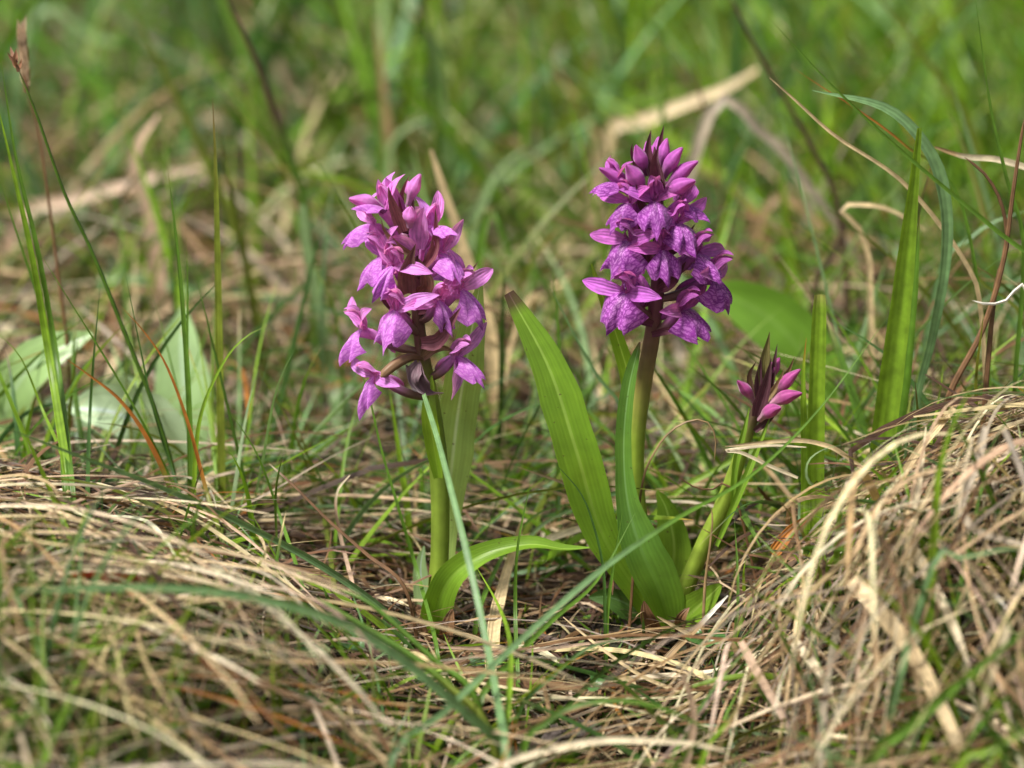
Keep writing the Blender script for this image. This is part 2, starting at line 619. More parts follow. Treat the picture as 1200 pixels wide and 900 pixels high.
def head_down(x, y, n):
    """straws comb downhill on the two tussocks, otherwise lie anyhow"""
    e = 0.004
    dx = (g(x + e, y) - g(x - e, y)) / (2 * e)
    dy = (g(x, y + e) - g(x, y - e)) / (2 * e)
    sl = np.hypot(dx, dy)
    down = np.arctan2(-dy, -dx)
    k = ss(0.12, 0.5, sl)
    free = R.uniform(0, 2 * np.pi, n)
    use = R.uniform(0, 1, n) < k * 0.85
    down = np.where(x > 0.05, np.radians(-122), np.where(x < -0.05, np.radians(-30), down))
    return np.where(use, down + R.normal(0, 0.85, n), free)


near_d = lambda x, y: 0.13 * ss(-.10, -.05, y) + 0.04 + 0.83 * np.clip(ss(0.05, 0.10, x) + ss(-0.03, -0.10, x), 0, 1)
thatch('dead_thatch', 'matted pale dry grass covering both tussocks in front of the flowers', 5900, (-0.34, 0.36), (-0.34, 0.07), near_d, head_down,
       (0.05, 0.16), (0.0007, 0.0019), (3.0, 5.0, 4.0, 2.0, 3.0, 3.0, .3, .4), 0.010, e0r=(0.0, 0.36), keep=clear_of_flowers)
thatch('brown_leaf_litter', 'layer of dead brown blades on the soil behind the orchids', 7500, (-0.55, 0.55), (0.03, 0.9),
       lambda x, y: np.clip(1.0 - 0.35 * ss(0.5, 0.95, y) - 0.3 * ss(0.05, 0.3, x), 0, 1),
       lambda x, y, n: R.uniform(0, 2 * np.pi, n), (0.06, 0.2), (0.0012, 0.0032), (1.1, 2.0, 3.6, 2.4, 6, 7, .5, .8), 0.016, e0r=(0.02, 0.85), narrow=True, keep=lambda p: clear_of_flowers(p) & clear_of_leaves(p))
thatch('distant_leaf_litter', 'dead brown and straw coloured grass lying across the rear of the meadow', 3500, (-1.5, 1.5), (0.7, 2.8),
       lambda x, y: np.ones_like(x), lambda x, y, n: R.uniform(0, 2 * np.pi, n), (0.1, 0.3), (0.002, 0.005), (.6, 1.2, 3, 2, 6, 6, .3, 1), 0.03, e0r=(0.05, 0.8))


def live(name, label, n, xr, yr, dens, Lr, Wr, names, probs, e0r=(0.9, 1.5), bend=(0.1, 1.1), keep=None, tip=True, K=9, far=False):
    x = R.uniform(*xr, n)
    y = R.uniform(*yr, n)
    k = R.uniform(0, 1, n) < dens(x, y)
    x, y = x[k], y[k]
    n = len(x)
    cx = np.round(x / 0.03) * 0.03
    tuft = R.uniform(0, 1, n) < 0.5
    x = np.where(tuft, cx + (x - cx) * 0.35, x)
    L = R.uniform(*Lr, n)
    W = R.uniform(*Wr, n)
    p, Wv, Nv = blades(n, x, y, R.uniform(0, 2 * np.pi, n), R.uniform(*e0r, n), R.uniform(*bend, n), L, W, K, R.uniform(-0.5, 0.5, n), 0.0, clampz=True, roll=1.4, wob=0.06)
    if keep is not None:
        m = keep(p)
        p, Wv, Nv, W = p[m], Wv[m], Nv[m], W[m]
        n = len(W)
    c = pick(n, names, probs)
    k = ss(-0.25, 0.2, p[:, 0, 0])[:, None]
    fresh = (np.array([[.62, .80, .95]]) * (1 - k) + np.array([[1.22, 1.25, 1.0]]) * k) if far else 1.0       # the grass is fresher to the right
    c[:, :3] *= fresh
    tc = c.copy()
    if tip:
        dry = R.uniform(0, 1, n) < 0.3
        tc[dry] = pick(int(dry.sum()), ['orange', 'brown', 'straw'], (1, 2, 2))
    v, q, uv, cc = pack(p, Wv, Nv, W, GRASS_PROF, c, tc, R.uniform(0.8, 0.95))
    return tag(finish(name, v, q, uv, cc, M_GRASS), label, 'grass', kind='stuff')


thatch('dead_leaf_crumbs', 'short dark broken bits of dead grass strewn on the soil of the hollow', 5200, (-0.16, 0.15), (-0.12, 0.14), lambda x, y: np.ones_like(x),
       lambda x, y, n: R.uniform(0, 2 * np.pi, n), (0.008, 0.045), (0.0008, 0.002), (.3, .8, 2, 2, 6, 9, .4, .3), 0.004, e0r=(0.0, 0.7))
GN = ['bright', 'green', 'deep', 'olive', 'glauc', 'pale_g']
patch = lambda x, y: 0.5 + 0.5 * np.sin(38 * x + 11 * np.sin(21 * y)) * np.cos(33 * y + 3)
live('fine_green_grass', 'thin short green grass growing up through the dry thatch', 9500, (-0.34, 0.36), (-0.30, 0.14),
     lambda x, y: np.clip(0.25 + 0.75 * patch(x, y), 0, 1), (0.025, 0.09), (0.0008, 0.0021), GN, (5, 5, 3, 2, 2, .5), e0r=(0.35, 1.4), keep=clear_of_flowers)
live('short_green_grass', 'low green blades scattered over the brown litter behind the orchids', 5600, (-0.55, 0.55), (0.04, 0.6),
     lambda x, y: np.clip(0.22 + 0.3 * patch(x * .6, y * .6) + 0.5 * ss(0.0, 0.25, x), 0, 1), (0.05, 0.15), (0.001, 0.0036), GN, (4, 5, 4, 3, 2, .5), e0r=(0.4, 1.5), keep=clear_of_leaves)
live('tall_meadow_grass', 'tall soft green grass filling the meadow behind', 9500, (-0.8, 0.8), (0.4, 1.5),
     lambda x, y: np.clip(0.22 + 0.33 * patch(x * .5, y * .5) + 0.5 * ss(-0.1, 0.2, x), 0, 1), (0.08, 0.24), (0.0025, 0.0068), GN + ['straw', 'tan'], (6, 6, 3.5, 4, 2.5, .9, .5, .5), e0r=(0.6, 1.5), far=True)
live('tall_dry_grass', 'tall dead tan and straw coloured stems among the green meadow behind', 2000, (-0.8, 0.8), (0.25, 1.6),
     lambda x, y: np.clip(0.95 - 0.45 * ss(-0.1, 0.3, x), 0, 1), (0.07, 0.19), (0.0012, 0.0032), ['straw', 'tan', 'pink', 'grey', 'brown'], (2, 5, 2, 2, 5), e0r=(0.3, 1.4), bend=(0.2, 1.8), tip=False)
live('distant_meadow_grass', 'dense green grass at the far side of the meadow', 6500, (-1.8, 1.8), (1.4, 3.4),
     lambda x, y: np.ones_like(x), (0.15, 0.34), (0.003, 0.007), GN + ['straw'], (5, 5, 4, 4, 2, .7, .4), e0r=(0.7, 1.5), far=True)


live('tussock_grass', 'upright green blades on the near left tussock', 1100, (-0.26, -0.01), (-0.18, 0.03),
     lambda x, y: np.clip(0.3 + 0.7 * patch(x + .1, y), 0, 1), (0.03, 0.10), (0.0009, 0.0023), GN, (5, 5, 3, 3, 2, .5), e0r=(0.7, 1.5), bend=(0.0, 0.9), keep=clear_of_flowers)


live('moss', 'cushions of short green moss in the hollow round the stem bases', 5200, (-0.12, 0.12), (-0.09, 0.10),
     lambda x, y: np.clip(patch(x * 1.7, y * 1.7) * 1.6 - .35, 0, 1), (0.004, 0.011), (0.0008, 0.0018), ['bright', 'green', 'olive', 'deep'], (2, 3, 4, 4), e0r=(0.5, 1.5), tip=False, K=4)


live('tussock_grass', 'green blades growing out of the tall right tussock', 900, (0.06, 0.30), (-0.13, 0.03),
     lambda x, y: np.clip(0.25 + 0.75 * patch(x, y + .1), 0, 1), (0.03, 0.09), (0.0009, 0.0022), GN, (5, 5, 3, 3, 2, .5), e0r=(0.3, 1.4), bend=(0.1, 1.3), keep=clear_of_flowers)


def hanging(n):
    """straws that rise from the crest of the right tussock and hang down its front"""
    x = R.uniform(0.065, 0.33, n)
    y = R.uniform(-0.075, 0.025, n)
    e0 = R.uniform(0.0, 0.8, n)
    L = R.uniform(0.07, 0.19, n)
    W = R.uniform(0.0006, 0.0016, n) * R.choice([.6, 1, 1, 1.6], n)
    p, Wv, Nv = blades(n, x, y, np.radians(-118) + R.normal(0, .75, n), e0, e0 + R.uniform(.5, 1.5, n), L, W, 12, R.uniform(-.5, .5, n), R.uniform(0, .012, n), wob=.06, kink=.3)
    m = clear_of_flowers(p)
    return p[m], Wv[m], Nv[m], W[m]


_p, _w, _n, _W = hanging(420)
_v, _q, _uv, _c = pack(_p, _w, _n, _W, STRAW_PROF, pick(len(_W), ST, (3, 5, 4, 3.5, 2.5, 1, .2, .8)))
tag(finish('hanging_thatch', _v, _q, _uv, _c, M_STRAW), 'mass of pale straw hanging down the front of the right tussock', 'dry grass', kind='stuff')


# ------------------------------------------------------------------ orchids
def plant_root(name, label, cat, loc, group=None):
    o = bpy.data.objects.new(name, None)
    o.empty_display_size = 0.01
    o.location = loc
    COL.objects.link(o)
    return tag(o, label, cat, group)


def child(name, geo, cols, mat, parent, origin, parent_origin):
    v, q, uv = geo
    o = finish(name, np.asarray(v) - np.array(tuple(origin)), q, uv, cols, mat)
    o.parent = parent
    o.location = Vector(origin) - Vector(parent_origin)
    return o


LEAF_PROF = ((0, .5), (.2, .8), (.5, 1), (.75, .75), (.92, .35), (1, .08))


def leaf(parent, B, pts, wpx, col, prof=LEAF_PROF, fold=0.3, roll=(0, 0), tip=None, tip_from=0.985, hint=(0, -1, 0.35), mat=None, wave=0.05, name='leaf', root=None, n=30, curl=0.0, spread=0.02):
    w = [P(*p) for p in pts]
    mid = w[len(w) // 2]
    geo = ribbon(w, wpx * mpp(mid), prof, n, 10, fold, hint, roll, wave, curl)
    return child(name, geo, colours(geo[2], col, tip, tip_from, root, 0.05, spread), mat or M_LEAF, parent, B, B)


M_LIP_PALE = lip_material('lip_pale', (0.69, 0.255, 0.73), (0.38, 0.05, 0.47), (0.80, 0.55, 0.84), 0.62)
M_LIP_DARK = lip_material('lip_marked', (0.56, 0.165, 0.61), (0.20, 0.010, 0.24), (0.78, 0.46, 0.78), 0.85)

PET = {'left': (0.70, 0.255, 0.72, 0.42), 'right': (0.52, 0.120, 0.52, 0.40), 'bud': (0.42, 0.075, 0.28, 0.3)}
BRACT = {'left': (0.150, 0.045, 0.060, 0.25), 'right': (0.115, 0.030, 0.050, 0.22), 'bud': (0.085, 0.028, 0.040, 0.2)}
OVARY = (0.17, 0.10, 0.075, 0.2)


def frame(az, tilt, roll=0):
    a, e = rad(az), rad(tilt)
    out = Vector((math.sin(a) * math.cos(e), -math.cos(a) * math.cos(e), math.sin(e)))
    lat = Vector((math.cos(a), math.sin(a), 0))
    up = out.cross(lat) * -1
    if up.z < 0:
        up = -up
    r = rad(roll)
    lat2 = lat * math.cos(r) + up * math.sin(r)
    up2 = up * math.cos(r) - lat * math.sin(r)
    return out, lat2, up2


def lip_geo(F, fr, size, hang, wide, lobes, nu=16, nv=16):
    out, lat, up = fr
    verts, uvs = [], []
    L, W = 0.0116 * size, 0.0060 * size * wide
    ph = rnd.random() * 6
    th0, th1 = rad(hang - 42), rad(hang + 30)
    xs, zs = [0.0], [0.0]
    for i in range(nu):
        th = th0 + (th1 - th0) * ((i + 0.5) / nu)
        xs.append(xs[-1] + math.cos(th) / nu)
        zs.append(zs[-1] - math.sin(th) / nu)
    for i in range(nu + 1):
        s = i / nu
        hw = W * (0.13 + 0.9 * s ** 1.05 - 0.10 * s ** 6)
        for j in range(nv + 1):
            t = -1 + 2 * j / nv
            Lt = L * (0.74 + lobes * 0.34 * math.exp(-(t / 0.17) ** 2) + 0.17 * math.exp(-((abs(t) - 0.66) / 0.22) ** 2) - 0.26 * abs(t) ** 5 + 0.025 * math.sin(ph + 21 * t))
            x, z = xs[i] * Lt, zs[i] * Lt
            back = 0.62 * hw * t * t * (0.4 + 0.6 * s)
            rip = 0.0010 * size * s * math.sin(ph + 7 * t + 3 * s) + 0.0004 * size * s * math.sin(ph * 2 + 17 * t)
            verts.append(np.array(F + out * (x - back + rip) + lat * (t * hw) + up * z))
            uvs.append(((t + 1) / 2, s))
    return np.array(verts), quads_grid(nu, nv), np.array(uvs)


SEP_PROF = ((0, .42), (.25, .9), (.45, 1), (.7, .78), (.9, .36), (1, .05))


def local(F, fr, *pts):
    return [F + fr[0] * a * 1e-3 + fr[1] * b * 1e-3 + fr[2] * c * 1e-3 for a, b, c in pts]


def flower(plant, B, axis, px, py, az, kind, size=1.0, tilt=8, roll=0, hang=55, wide=1.0, lobes=1.0, wings=(40, 40), wl=(1, 1), reach=9.0, hood=1.0):
    """one open flower: the ovary carries lip, spur, two spreading sepals and the hood of three"""
    Y0 = axis(py).y
    F = P(px, py, Y0 - reach * 1e-3 * math.cos(rad(az)))
    fr = frame(az, tilt, roll)
    out, lat, up = fr
    s = size
    A = axis(py + 16 + 10 * s)
    k = rnd.uniform(0.8, 1.2)
    pc = tuple(c * k for c in PET[kind][:3]) + (PET[kind][3],)
    # ovary
    mid = A.lerp(F, 0.5) - Vector((0, 0, 0.0012)) + Vector((rnd.uniform(-1, 1), 0, 0)) * 0.0008
    geo = tube([A, mid, F - out * 0.001], [0.0008 * s, 0.0013 * s, 0.0014 * s, 0.0011 * s], 10, 8)
    fl = child('flower', geo, colours(geo[2], OVARY, pc, 0.65, spread=0.3), M_STEM, plant, F, B)
    # lip
    geo = lip_geo(F, fr, s, hang, wide, lobes)
    kk = rnd.uniform(0.85, 1.15)
    child('lip', geo, np.tile(np.array((kk, kk, kk, 1.0)), (len(geo[0]), 1)), M_LIP_PALE if kind == 'left' else M_LIP_DARK, fl, F, F)
    # spur
    geo = tube(local(F, fr, (0.5, 0, -0.5), (-3.5 * s, 0, -2.0 * s), (-7.5 * s, 0.3, -4.5 * s), (-9.5 * s, 0.3, -7.5 * s)), [0.0017 * s, 0.0013 * s, 0.001 * s, 0.0007 * s], 10, 8)
    child('spur', geo, colours(geo[2], pc), M_PETAL, fl, F, F)
    # two outer sepals, spread like wings
    for sg, ang, ln in ((-1, wings[0], wl[0]), (1, wings[1], wl[1])):
        a = rad(ang + rnd.uniform(-6, 6))
        l = 10.8 * s * ln
        dy, dz = sg * math.cos(a), math.sin(a)
        pts = local(F, fr, (-0.5, sg * 0.5, 0.3), (0.6, dy * l * .34, dz * l * .34 + .4), (0.7, dy * l * .7, dz * l * .7 + .3), (-0.4 + rnd.uniform(-1, 1), dy * l, dz * l - .3))
        geo = ribbon(pts, 0.0042 * s, SEP_PROF, 14, 6, 0.35, tuple(out * 1.0 + up * 0.5), (rnd.uniform(-25, 25), rnd.uniform(-25, 25)), 0.12)
        child('sepal', geo, colours(geo[2], tuple(c * rnd.uniform(.92, 1.08) for c in pc[:3]) + (pc[3],)), M_PETAL, fl, F, F)
    # hood: dorsal sepal and two petals leaning together
    for sg, wd in ((0, 0.0044), (-1, 0.0034), (1, 0.0034)):
        l = (7.2 if sg == 0 else 6.2) * s * hood
        y = sg * 1.7 * s
        pts = local(F, fr, (-1.0, y * .5, 0.4), (0.4, y, 0.40 * l + .5), (2.6 * s, y * .9, 0.74 * l + .6), (5.2 * s, y * .35, 0.82 * l + .4))
        geo = ribbon(pts, wd * s, SEP_PROF, 12, 6, 0.55 if sg == 0 else 0.3, tuple(-out * 0.4 - up), (sg * 45, sg * 30), 0.08)
        child('petal' if sg else 'sepal', geo, colours(geo[2], pc), M_PETAL, fl, F, F)
    return fl


def bud(plant, B, axis, base, tipp, kind, width=1.0, Yoff=(-0.004, -0.007), pale=None):
    """closed bud: a plump pointed body on its ovary, drawn from base pixel to tip pixel"""
    Y0 = axis(base[1]).y
    a = P(base[0], base[1], Y0 + Yoff[0])
    b = P(tipp[0], tipp[1], Y0 + Yoff[1])
    L = (b - a).length
    w = 0.00168 * width
    bend = Vector((0, 0, L * 0.06))
    geo = tube([a, a.lerp(b, .3) + bend, a.lerp(b, .65) + bend, b], [w * .45, w * .5, w * .62, w * .9, w * 1.05, w * .98, w * .72, w * .42, w * .1], 18, 10)
    v = geo[0]
    lob = np.sin(geo[2][:, 0] * 2 * np.pi * 3) * 0.13 * w                     # three sepals show as shallow lobes
    cen = spline([a, a.lerp(b, .3) + bend, a.lerp(b, .65) + bend, b], 18)
    cc = np.repeat(cen, 11, 0)
    d = v - cc
    v = cc + d * (1 + lob[:, None] / (np.linalg.norm(d, axis=1)[:, None] + 1e-6) * ss(.3, .6, geo[2][:, 1])[:, None])
    pc = PET[kind]
    return child('bud', (v, geo[1], geo[2]), colours(geo[2], pale or OVARY, pc, 0.38, spread=0.22, jitter=.1), M_PETAL, plant, a, B)


BR_PROF = ((0, .7), (.2, 1), (.45, .85), (.8, .35), (1, .03))


def bract(plant, B, axis, pts, wpx, kind, Yoff=(-0.003, -0.01), col=None, hint=(0, -1, 0.3), fold=0.5):
    Y0 = axis(pts[0][1]).y
    w = [P(p[0], p[1], Y0 + Yoff[0] + (Yoff[1] - Yoff[0]) * i / (len(pts) - 1)) for i, p in enumerate(pts)]
    geo = ribbon(w, wpx * mpp(w[0]), BR_PROF, 14, 6, fold, hint, (rnd.uniform(-20, 20), rnd.uniform(-30, 30)), 0.06)
    c = col or BRACT[kind]
    return child('bract', geo, colours(geo[2], c, jitter=.15), M_PETAL, plant, w[0], B)


def make_axis(pts):
    rows = [p[1] for p in pts]

    def f(py):
        o = sorted(range(len(rows)), key=lambda i: rows[i])
        r = [rows[i] for i in o]
        return P(float(np.interp(py, r, [pts[i][0] for i in o])), min(max(py, r[0]), r[-1]), float(np.interp(py, r, [pts[i][2] for i in o])))
    return f


def stem(plant, B, pts, rpx, cols_at, n=40):
    w = [P(*p) for p in pts]
    geo = tube(w, [r * mpp(w[0]) for r in rpx], n, 12)
    v = geo[2][:, 1]
    tab = np.array([c for _, c in cols_at])
    xs = [a for a, _ in cols_at]
    cc = np.stack([np.interp(v, xs, tab[:, k]) for k in range(4)], 1)
    return child('stem', geo, cc, M_STEM, plant, B, B)


# --- the taller orchid, deep purple with marked lips
B2 = P(782, 738, 0.0)
B2.z = gz(B2.x, B2.y) - 0.002
o2 = plant_root('marsh_orchid', 'tall deep purple orchid spike with dark marked lips beside the small budding spike', 'orchid', B2)
pts2 = [(782, 742, 0.0), (768, 690, 0.002), (752, 620, 0.004), (746, 560, 0.004), (748, 500, 0.003), (756, 440, 0.002), (764, 395, 0.001), (771, 330, 0.0), (772, 260, 0.0), (769, 200, 0.0), (767, 172, 0.0)]
AX2 = make_axis(pts2)
SG = (0.250, 0.350, 0.040, 0.2)
SP = (0.160, 0.062, 0.070, 0.12)
stem(o2, B2, pts2, [11, 10, 9.5, 9, 9, 9.5, 9.5, 8.5, 7.5, 6, 4], [(0, SG), (.40, SG), (.54, (.22, .17, .055, .14)), (.66, SP), (1, (.10, .035, .05, .1))])
# rear flowers first, then those that face the camera
for a in ((795, 236, 120, .8), (803, 300, 135, .9), (748, 322, -140, .85)):
    flower(o2, B2, AX2, a[0], a[1], a[2], 'right', a[3])
R2 = [  # px, py, az, size, tilt, roll, hang, wide, lobes, wings
    (767, 236, 4, 1.02, 8, 0, 66, 1.0, 1.3, (18, 22)),
    (737, 238, -48, .98, 5, -4, 58, 1.0, 1.1, (15, 40)),
    (795, 262, 32, 1.0, 4, 4, 60, 1.05, 1.0, (30, 38)),
    (736, 283, -42, 1.18, -4, -12, 66, 1.15, 1.0, (5, 30)),
    (777, 293, 8, 1.0, 0, 4, 70, 1.0, 1.0, (10, 20)),
    (818, 298, 52, 1.08, 0, 6, 55, 1.0, .9, (20, 6)),
    (733, 344, -36, 1.22, -6, -14, 64, 1.15, .9, (4, 12)),
    (800, 364, 55, 1.15, -8, 12, 44, 1.15, .8, (25, 40)),
    (834, 324, 68, 1.15, -8, 8, 62, 1.1, .9, (30, 10)),
    (724, 213, -66, .92, 12, 0, 40, .8, .9, (40, 50)),
    (800, 240, 62, .9, 10, 0, 45, .8, .9, (40, 30)),
]
for px, py, az, sz, ti, ro, ha, wi, lo, wg in R2:
    wl = (1.2 if az < -20 else 1.0, 1.2 if az > 20 else 1.0)
    wg = (wg[0] - (12 if az < -20 else 0), wg[1] - (8 if az > 20 else 0))
    flower(o2, B2, AX2, px, py, az, 'right', sz, ti, ro, ha, wi, lo, wg, wl, hood=1.15)
for base, tp, wdt, yo in (((757, 205), (745, 170), 1.2, (-.004, -.008)), ((774, 200), (782, 162), 1.1, (-.003, -.004)), ((775, 212), (800, 173), 1.25, (-.004, -.007)),
                          ((780, 222), (818, 189), 1.25, (-.004, -.008)), ((776, 232), (815, 212), 1.4, (-.006, -.011)), ((755, 226), (734, 193), 1.5, (-.006, -.011)),
                          ((764, 196), (758, 165), 1.1, (.004, .006)), ((748, 228), (702, 197), 1.25, (-.002, -.006)), ((770, 195), (772, 160), 1.1, (.003, .005))):
    bud(o2, B2, AX2, base, tp, 'right', wdt, yo, pale=(.2, .06, .16, .2))
for pts, wd, yo in (([(766, 212), (760, 190), (759, 172), (763, 152)], 15, (-.005, -.004)), ([(772, 225), (770, 205), (768, 188), (772, 172)], 20, (-.007, -.012)),
                    ([(774, 205), (773, 185), (774, 165), (778, 147)], 12, (-.002, -.003)), ([(752, 206), (744, 190), (740, 178), (741, 168)], 9, (-.002, -.004)),
                    ([(762, 272), (748, 262), (738, 246)], 14, (-.004, -.008)), ([(766, 352), (745, 352), (736, 322)], 14, (.002, .002)),
                    ([(772, 340), (788, 330), (804, 306)], 14, (-.003, -.006)), ([(764, 392), (785, 388), (806, 392), (822, 400)], 10, (-.003, -.008)),
                    ([(765, 380), (748, 372), (742, 350), (744, 320)], 12, (-.004, -.006)), ([(774, 300), (795, 288), (815, 262)], 12, (.002, .006)),
                    ([(766, 250), (752, 240), (745, 215)], 12, (-.005, -.010)), ([(772, 320), (764, 305), (760, 285)], 16, (-.005, -.006))):
    bract(o2, B2, AX2, pts, wd, 'right', yo)
LB = (0.200, 0.370, 0.030, 0.46)
LD = (0.200, 0.360, 0.034, 0.46)
leaf(o2, B2, [(774, 735, -.001), (744, 690, -.004), (704, 622, -.008), (676, 530, -.010), (643, 430, -.008), (596, 343, -.004)], 53, LB, ((0, .42), (.14, .52), (.3, .78), (.5, 1), (.7, .93), (.88, .62), (.965, .36), (1, .24)), .22, (4, -8), tip=C['dark'], tip_from=.958, spread=.014)
leaf(o2, B2, [(786, 738, -.006), (772, 690, -.009), (750, 640, -.010), (735, 585, -.008), (731, 520, -.007), (737, 455, -.007), (750, 401, -.006)], 57, (0.125, 0.270, 0.042, 0.42), ((0, .55), (.12, .9), (.22, 1), (.34, .85), (.48, .5), (.6, .36), (.85, .33), (.95, .22), (1, .04)), .5, (-18, 24), tip=C['brown'], tip_from=.985, root=LB)
leaf(o2, B2, [(748, 600, .006), (742, 520, .008), (738, 450, .009), (722, 392, .007), (700, 330, .002), (693, 309, .000)], 21, C['bright'], LEAF_PROF, .4, (0, 15))
leaf(o2, B2, [(786, 738, -.002), (806, 722, -.008), (828, 702, -.012), (846, 684, -.014)], 40, LD, LEAF_PROF, .3, (30, 10))
leaf(o2, B2, [(776, 736, .004), (742, 712, .004), (715, 700, .004), (690, 700, .005)], 34, C['deep'], LEAF_PROF, .3, (30, 10))
leaf(o2, B2, [(774, 735, .010), (790, 650, .014), (782, 600, .016), (770, 575, .016)], 44, LD, LEAF_PROF, .3, (10, 10))

# --- the left orchid, lighter pink-purple, loose and partly faded
B1 = P(512, 756, 0.0)
B1.z = gz(B1.x, B1.y) - 0.002
o1 = plant_root('marsh_orchid', 'lighter pink purple orchid with loose flowers and one withered bloom, broad leaf behind its stem', 'orchid', B1)
pts1 = [(511, 760, 0.0), (513, 700, 0.0), (516, 620, 0.0), (514, 545, 0.0), (507, 480, 0.0), (498, 430, 0.0), (491, 385, 0.0), (487, 330, 0.0), (484, 280, 0.0), (482, 240, 0.0), (482, 222, 0.0)]
AX1 = make_axis(pts1)
stem(o1, B1, pts1, [15, 13, 11, 11, 11.5, 10, 8.5, 7.5, 6.5, 5, 3], [(0, SG), (.5, (.17, .25, .03, .2)), (.58, SG), (.66, (.13, .075, .045, .14)), (1, (.14, .05, .06, .1))])
for a in ((458, 300, -130, .9), (512, 312, 135, .95), (470, 262, 170, .85), (500, 285, 150, .85)):
    flower(o1, B1, AX1, a[0], a[1], a[2], 'left', a[3])
R1 = [  # px, py, az, size, tilt, roll, hang, wide, lobes, wings, wing lengths
    (463, 364, -28, 1.05, 0, -6, 70, .95, 1.2, (75, 30), (.9, 1.25)),
    (424, 386, -74, 1.0, 0, -10, 68, .8, 1.1, (20, 60), (1.2, 1.0)),
    (438, 441, -48, .95, -14, 0, 58, .55, 1.4, (20, 4), (.9, 1.1)),
    (537, 418, 46, 1.0, -6, 10, 40, .6, 1.2, (-68, 36), (1.1, 1.2)),
    (541, 340, 46, 1.08, 0, 10, 66, .8, .9, (82, 12), (1.1, 1.1)),
    (517, 297, 42, 1.0, 6, 0, 50, .75, .9, (60, 40), (.9, 1.1)),
    (447, 300, -62, 1.0, 6, 0, 66, .7, .9, (30, 48), (1.0, 1.2)),
    (434, 262, -72, .95, 8, 0, 52, .7, .9, (22, 70), (1.0, 1.0)),
    (460, 312, -30, 1.0, 4, -20, 74, .6, .9, (40, 20), (1.1, 1.2)),
    (514, 352, 30, .95, 0, 10, 74, .6, .9, (10, 40), (1.1, .9)),
    (451, 246, -50, .95, 30, 0, 30, .6, .9, (76, 80), (1.15, 1.1)),
    (506, 268, 40, .95, 26, 0, 35, .6, .9, (75, 60), (1.0, 1.2)),
]
for px, py, az, sz, ti, ro, ha, wi, lo, wg, wl in R1:
    flower(o1, B1, AX1, px, py, az, 'left', sz * 1.1, ti, ro, ha, wi * .95, lo, wg, wl)
# upright half open petals near the top
for pts, wd, yo in (([(492, 292), (492, 270), (494, 255), (497, 243)], 25, (-.006, -.011)), ([(466, 262), (455, 240), (447, 222), (443, 210)], 20, (-.004, -.006)),
                    ([(470, 262), (464, 238), (458, 220), (452, 208)], 22, (-.001, -.003)), ([(488, 300), (476, 285), (464, 280), (452, 284)], 18, (-.006, -.012))):
    Y0 = AX1(pts[0][1]).y
    w_ = [P(p[0], p[1], Y0 + yo[0] + (yo[1] - yo[0]) * i / (len(pts) - 1)) for i, p in enumerate(pts)]
    geo = ribbon(w_, wd * mpp(w_[0]), SEP_PROF, 14, 6, .4, (0, -1, .2), (0, 20), .12)
    child('petal', geo, colours(geo[2], PET['left'], jitter=.1), M_PETAL, o1, w_[0], B1)
for base, tp, wdt, yo in (((452, 248), (409, 233), 1.35, (-.004, -.010)), ((478, 240), (493, 204), 1.15, (-.004, -.006)), ((480, 266), (481, 242), 1.25, (-.008, -.011)), ((484, 236), (478, 212), 1.0, (.003, .004))):
    bud(o1, B1, AX1, base, tp, 'left', wdt, yo, pale=(.4, .2, .35, .25))
BL = BRACT['left']
for pts, wd, yo, cl in (([(472, 272), (463, 250), (457, 232), (455, 218)], 17, (-.008, -.012), (.28, .09, .11, .25)), ([(498, 312), (508, 296), (511, 274), (510, 244)], 13, (-.008, -.012), (.2, .06, .08, .25)),
                        ([(478, 344), (476, 325), (480, 305), (487, 286)], 24, (-.008, -.013), (.13, .05, .045, .2)), ([(492, 345), (500, 335), (497, 318), (490, 302)], 20, (-.007, -.010), (.15, .07, .04, .2)),
                        ([(480, 372), (460, 362), (446, 345), (448, 322)], 11, (-.002, -.004), None), ([(494, 402), (512, 400), (526, 382), (540, 360)], 20, (-.006, -.012), (.22, .075, .10, .25)),
                        ([(492, 358), (520, 345), (545, 326), (561, 306)], 13, (.002, .001), (.17, .09, .05, .2)), ([(476, 262), (470, 235), (474, 218), (480, 206)], 9, (-.002, -.002), (.24, .08, .10, .25)),
                        ([(490, 365), (505, 360), (520, 352)], 12, (-.003, -.006), None), ([(484, 300), (468, 290), (452, 272), (446, 255)], 9, (-.008, -.013), (.22, .12, .07, .2)),
                        ([(496, 420), (508, 410), (522, 408), (534, 414)], 13, (-.004, -.008), (.25, .15, .08, .2))):
    bract(o1, B1, AX1, pts, wd, 'left', yo, cl)
# ovary arching out to the lowest flower, and the withered bloom on the stem
geo = tube([P(494, 420, -.002), P(480, 419, -.007), P(462, 428, -.011), P(446, 442, -.013)], [.0006, .0013, .0016, .0012], 14, 8)
child('flower_stalk', geo, colours(geo[2], (.22, .13, .07, .2)), M_STEM, o1, B1, B1)
geo = ribbon([P(484, 430, -.006), P(487, 446, -.010), P(500, 462, -.010), P(520, 461, -.008)], .0068, ((0, .8), (.3, 1), (.6, .6), (.85, .25), (1, .1)), 14, 8, .8, (0, -1, .2), (0, 70), .35)
child('withered_flower', geo, colours(geo[2], (.13, .075, .095, .2)), M_PETAL, o1, B1, B1)['label'] = 'shrivelled grey purple bloom'
geo = ribbon([P(490, 425, -.007), P(482, 440, -.011), P(484, 452, -.012), P(492, 458, -.010)], .005, SEP_PROF, 10, 6, .7, (0, -1, .2), (0, 40), .3)
child('withered_petal', geo, colours(geo[2], (.16, .10, .12, .2)), M_PETAL, o1, B1, B1)
LP = (0.340, 0.480, 0.130, 0.50)
